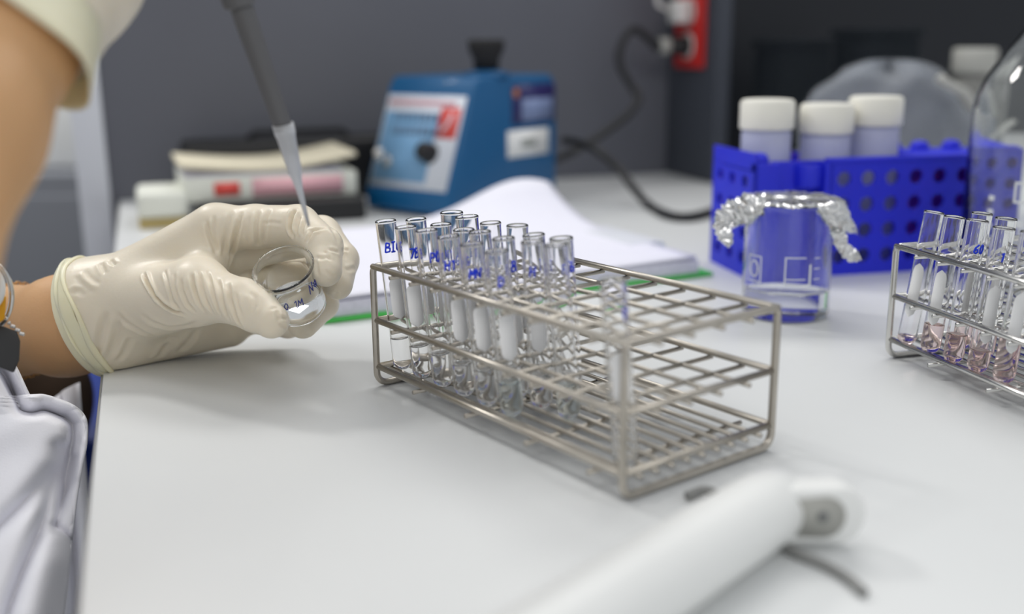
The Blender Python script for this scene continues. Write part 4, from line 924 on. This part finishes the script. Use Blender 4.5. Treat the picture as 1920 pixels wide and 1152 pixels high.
for lift in (0, .0016):
    rows = [[(.003 + (CL - .020) * u / NXs, .003 + (CW + .03 - .01) * v / NYs, ptop(u / NXs, v / NYs) + lift * (1 + 2 * (v / NYs) ** 2)) for v in range(NYs + 1)] for u in range(NXs + 1)]
    q = MB().grid(rows).build('curled_sheet', M['paper'], t2); md = q.modifiers.new('thick', 'SOLIDIFY'); md.thickness = .0004

# ------------------------------------------------------------------ vortex mixer
V0 = np.array([-.0735, 1.2708]); vf = np.array([-.1908, 1.3259]) - V0; va = -math.radians(38)
t = empty('vortex_mixer', (V0[0], V0[1], 0), va, 'blue enamelled bench mixer with a sloping control panel and a black cup on top', 'mixer')
VW, VD, VH = .145, .220, .1690     # local x runs left to right along the front, so the near corner sits at x = 0
side = [(0, .004), (0, .030), (.050, VH - .010), (.058, VH), (VD - .012, VH), (VD, VH - .012), (VD, .004)]
b = MB(); n = len(side)
b.add([(-VW, y, z) for y, z in side] + [(0, y, z) for y, z in side], [tuple(range(n)), tuple(range(n, 2 * n))[::-1]] + [(i, (i + 1) % n, n + (i + 1) % n, n + i) for i in range(n)])
b.build('housing', M['vortex'], t, bevel=.0055, auto=.7)
for x in (-.016, -VW + .016):
    for y in (.02, VD - .02): MB().lathe([(0, 0), (.008, 0), (.009, .006), (0, .006)], 16, M=Matrix.Translation((x, y, 0))).build('foot', M['rubber'], t)
p0 = Vector((0, 0, .030)); p1 = Vector((0, .050, VH - .010)); sv = (p1 - p0); SL = sv.length; sv.normalize(); nv = Vector((0, -sv.z, sv.y))
FM = Matrix(((1, sv.x, nv.x, 0), (0, sv.y, nv.y, 0), (0, sv.z, nv.z, .030), (0, 0, 0, 1)))
def onface(mb): return mb.xform(FM)
def plate(x0, x1, s0, s1, h0, h1): return onface(MB().box(((x0 + x1) / 2, (s0 + s1) / 2, (h0 + h1) / 2), (x1 - x0, s1 - s0, h1 - h0)))
pn = plate(-VW + .006, -.008, .004, SL - .014, 0, .0008).build('control_panel', M['panel'], t)
def on_panel(name, mt, *a):
    return plate(*a).build(name, mt, pn)
on_panel('blue_field', M['panel_blue'], -VW + .009, -.045, .012, SL - .036, .0008, .0011)
on_panel('title_stripe', M['pinkred'], -VW + .010, -.022, SL - .027, SL - .021, .0008, .0011)
on_panel('red_block', M['red'], -.044, -.012, SL - .068, SL - .029, .0008, .0012)
b = MB(); b.tube([(-.024, SL - .036, .0012), (-.027, SL - .047, .0012), (-.037, SL - .061, .0012)], .0022, n=6); onface(b).build('white_stroke', M['panel'], pn)
b = MB(); r_ = random.Random(4)
for rw, (y0, y1) in enumerate(((SL - .048, SL - .036), (SL - .066, SL - .054))):
    x = -VW + .026
    while x < -.050:
        ww = .0045 + r_.random() * .003; b.box((x + ww / 2, (y0 + y1) / 2, .0012), (ww, y1 - y0, .0006)); x += ww + .0028
onface(b).build('panel_lettering', M['panel_text'], pn)
b = MB(); b.lathe([(0, .001), (.013, .001), (.0125, .010), (.0105, .018), (.009, .019), (0, .019)], 28); b.xform(FM @ Matrix.Translation((-.046, .050, 0))); b.build('dial_knob', M['black'], t, auto=.7)
b = MB(); b.lathe([(0, .001), (.008, .001), (.008, .0035), (.0045, .004), (.0035, .014), (.0045, .018), (0, .020)], 20); b.xform(FM @ Matrix.Translation((-VW + .030, .036, 0))); b.build('switch', M['chrome'], t, auto=.7)
b = MB(); b.lathe([(0, .001), (.0065, .001), (.006, .006), (.003, .009), (0, .0095)], 20); b.xform(FM @ Matrix.Translation((-VW + .014, .046, 0))); b.build('pilot_lamp', M['socketw'], t)
def side_plate(name, mt, y0, y1, z0, z1, h=.0009, par=None):
    return MB().box((h / 2, (y0 + y1) / 2, (z0 + z1) / 2), (h, y1 - y0, z1 - z0)).build(name, mt, par or t)
k_ = side_plate('navy_sticker', M['navy'], .122, VD - .006, .108, VH - .012)
side_plate('sticker_field', M['lilac'], .142, VD - .012, .111, .139, .0014, k_)
MB().lathe([(0, 0), (.006, 0), (.006, .0016), (0, .0016)], 20, M=Matrix.Translation((0, .130, VH - .022)) @ Matrix.Rotation(PI / 2, 4, 'Y')).build('orange_spot', M['orange'], k_)
k_ = side_plate('white_sticker', M['white'], .112, VD - .020, .066, .100)
side_plate('sticker_text', M['greytext'], .140, VD - .048, .077, .089, .0013, k_)
MB().lathe([(0, VH - .002), (.030, VH - .002), (.028, VH + .004), (.016, VH + .007), (0, VH + .007)], 32, M=Matrix.Translation((-.0273, .1056, 0))).build('collar', M['vortex'], t)
MB().lathe([(0, VH + .006), (.016, VH + .006), (.0165, VH + .020), (.0225, VH + .032), (.0235, VH + .043), (.020, VH + .045), (.010, VH + .034), (0, VH + .032)], 32, M=Matrix.Translation((-.0273, .1056, 0))).build('cup_head', M['rubber'], t)

# ------------------------------------------------------------------ books and boxes behind the hand
def slab(name, px, py, ln, dp, h, rot, mt, label, cat, z=0, group=None):
    c = onz(px, py); o = empty(name, (c[0], c[1], z), ROT + rot, label, cat, group); return o
o = slab('carton', 262, 431, 0, 0, 0, .0, None, 'small off-white carton with an ochre base beside the pile of books', 'box')
MB().box((.028, .05, .0055), (.056, .10, .011), bev=.001).build('carton_base', M['ochre'], o, auto=.7)
MB().box((.028, .05, .0265), (.058, .10, .031), bev=.007).build('carton_lid', M['offwhite'], o, auto=.9)
o = slab('binder', 395, 428, 0, 0, 0, -.05, None, 'black binder at the bottom of the pile behind the gloved hand', 'binder')
MB().box((.085, .095, .013), (.200, .18, .026), bev=.004).build('binder_cover', M['black'], o, auto=.7)
zz = .0262
o = slab('box_file', 350, 425, 0, 0, 0, .02, None, 'off-white flat box with a red and pink label on the pile of books', 'box', z=zz)
bxm = MB().box((.104, .085, .015), (.208, .16, .030), bev=.002).build('box_body', M['offwhite'], o, auto=.7)
MB().box((.05, .0045, .015), (.03, .0010, .016)).build('red_label', M['red'], o)
MB().box((.135, .0045, .015), (.110, .0010, .022)).build('pink_label', M['pinkcard'], o)
o = slab('notebook', 345, 424, 0, 0, 0, .03, None, 'cream notebook with a sagging cover on top of the pile', 'notebook', z=zz + .0302)
rows = [[(.0 + .212 * u / 24, .145 * v / 6, .012 - .010 * math.sin(PI * u / 24) * .8 + .014 * max(0, u / 24 - .6)) for v in range(7)] for u in range(25)]
q = MB().grid(rows).build('cover', M['cream'], o); md = q.modifiers.new('thick', 'SOLIDIFY'); md.thickness = .006; md.offset = -1
MB().box((.10, .072, .0012), (.19, .14, .002)).build('pages', M['paper_edge'], o)
o = slab('instrument_case', 350, 395, 0, 0, 0, .0, None, 'low black case standing against the charcoal partition behind the books', 'case')
MB().box((.16, .075, .042), (.32, .07, .084), bev=.010).build('case_body', M['black'], o, auto=.7)
MB().tube([(.09, .075, .083), (.10, .075, .092), (.22, .075, .092), (.23, .075, .083)], .004).build('handle', M['rubber'], o)

# ------------------------------------------------------------------ socket, plugs and cables
def wp(v, z, off): return np.array(tp(.845 - off, v, z))           # on the side panel, v from the corner to the front
t = empty('socket_plate', wp(-.075, .215, .0), ROT, 'red wall socket plate on the slate side panel', 'socket')
b = MB(); b.box((-.004, 0, .03), (.008, .085, .150), bev=.002); b.build('plate', M['socket'], t, auto=.7)
for zc in (-.012, .038):
    MB().lathe([(0, -.001), (.020, -.001), (.020, .0015), (.016, .002), (.015, .0005), (0, .0005)], 28, M=Matrix.Translation((-.008, 0, zc)) @ Matrix.Rotation(-PI / 2, 4, 'Y')).build('outlet', M['socketw'], t)
o = empty('power_plug', wp(-.075, .253, .010), ROT, 'white plug in the upper outlet of the red socket plate', 'plug')
MB().box((-.014, 0, .0), (.024, .034, .034), bev=.005).build('plug_body', M['socketw'], o, auto=.8)
MB().tube([(-.026, 0, .0), (-.05, 0, .01), (-.06, 0, .06), (-.05, 0, .15)], .0035).build('cord', M['socketw'], o)
o = empty('power_cable', wp(-.075, .203, .010), ROT, 'black power cable running from the red socket down behind the blue mixer', 'cable')
loc = np.array(o.location); inv = Matrix.Rotation(-ROT, 3, 'Z')
def lp(p): return tuple(inv @ Vector(np.array(p) - loc))
MB().lathe([(0, 0), (.014, 0), (.014, .02), (.010, .026), (.009, .040), (.0055, .055), (0, .056)], 24, M=Matrix.Rotation(-PI / 2, 4, 'Y')).build('plug_body', M['black'], o, auto=.8)
MB().lathe([(.0096, .030), (.012, .031), (.012, .044), (.0085, .046)], 20, M=Matrix.Rotation(-PI / 2, 4, 'Y')).build('grey_collar', M['palecap'], o)
pts = [wp(-.075, .203, .062), at(1190, 55, 1.58), at(1166, 82, 1.57), at(1162, 122, 1.57), at(1186, 165, 1.57), at(1197, 185, 1.56), at(1178, 215, 1.54), at(1120, 258, 1.50), at(1075, 285, 1.47), at(1040, 300, 1.46)]
MB().tube([lp(p) for p in spline(pts, 8)], .0055, n=10).build('cord', M['black'], o)
o = empty('equipment_cable', onz(1275, 405), 0, 'black cable leaving the mixer and looping over the bench towards the blue rack', 'cable')
pts = [at(1058, 264, 1.47), at(1085, 268, 1.44), at(1120, 284, 1.41), at(1160, 318, 1.40), at(1185, 350, 1.38), np.array(onz(1215, 383, .006)), np.array(onz(1250, 402, .006)), np.array(onz(1290, 407, .006)), np.array(onz(1335, 397, .006)), np.array(onz(1400, 375, .006))]
b = MB(); b.tube([tuple(p - np.array(o.location)) for p in spline(pts, 8)], .0055, n=10); b.build('cord', M['black'], o)

# ------------------------------------------------------------------ dim things at the back right
t = empty('plastic_bag', (.475, 1.36, 0), .2, 'clear plastic bag slumped behind the blue rack', 'bag')
rows = []; r_ = np.random.RandomState(2)
for i in range(18):
    ph = PI / 2 * i / 17; row_ = []
    for k in range(48):
        a = 2 * PI * k / 48; g = 1 + .10 * math.sin(3 * a + i * .5) + .06 * math.sin(7 * a - i) + .03 * (r_.rand() - .5)
        row_.append((.125 * math.cos(ph) ** .55 * math.cos(a) * g + .001 * math.cos(a), .075 * math.cos(ph) ** .55 * math.sin(a) * g + .001 * math.sin(a), .002 + .175 * math.sin(ph) * (1 + .05 * math.sin(4 * a))))
    rows.append(row_)
q = MB().grid(rows, closed=True).build('film', M['bag'], t); md = q.modifiers.new('thick', 'SOLIDIFY'); md.thickness = .0006
MB().tube([(.07, -.092, .118), (.045, -.095, .147), (.02, -.09, .160), (.012, -.088, .166)], .006, n=10).build('handle_loop', M['palecap'], t)
MB().tube([(.055, -.108, .070), (.075, -.106, .088), (.10, -.10, .108)], .005, n=10).build('tie', M['palecap'], t)
t = empty('wash_bottle', (.632, 1.48, 0), 0, 'grey bottle with a pale cap behind the large glass bottle', 'bottle')
MB().lathe([(0, 0), (.028, 0), (.03, .004), (.03, .142), (.024, .160), (.021, .168), (0, .168)], 32).build('bottle_body', M['greybottle'], t)
MB().lathe([(0, .164), (.028, .164), (.029, .168), (.029, .195), (.026, .198), (0, .198)], 32).build('screw_cap', M['palecap'], t)
for (x, y, w2, h2, lab) in ((.42, 1.62, .085, .20, 'smoky clear tub standing by the dark back panel, the nearer the corner'), (.55, 1.64, .10, .215, 'smoky clear tub standing by the dark back panel, further right')):
    t = empty('storage_tub', (x, y, 0), ROT, lab, 'tub', 'smoky tubs by the dark panel')
    MB().box((0, 0, h2 / 2 + .0002), (w2, .08, h2), bev=.006).build('tub_body', M['tub'], t, auto=.8)
    MB().box((0, 0, h2 + .006), (w2 + .006, .086, .010), bev=.003).build('tub_lid', M['tub'], t, auto=.8)

# ------------------------------------------------------------------ the room beyond the partition, at the left
c = np.array(at(60, 320, 2.0))
t = empty('storage_cabinet', (c[0] - .1, c[1] + .05, -.75), 0, 'grey cabinet in the room beyond the partition, at the left', 'cabinet')
hh = c[2] + .75
MB().box((0, .1, hh / 2), (1.0, .4, hh), bev=.006).build('cabinet_body', M['cabinet'], t, auto=.7)
for x in (-.25, .25): MB().box((x, -.106, hh / 2), (.48, .012, hh - .08), bev=.003).build('door', M['cabinet'], t, auto=.7)
t = empty('instrument', (c[0] + .02, c[1] + .12, c[2] + .0005), 0, 'white instrument standing on the grey cabinet beyond the partition', 'instrument')
b = MB(); b.box((0, 0, .085), (.17, .2, .17), bev=.012); b.build('casing', M['white'], t, auto=.8)
MB().box((-.03, -.101, .06), (.018, .003, .05)).build('lime_label', M['lime'], t)
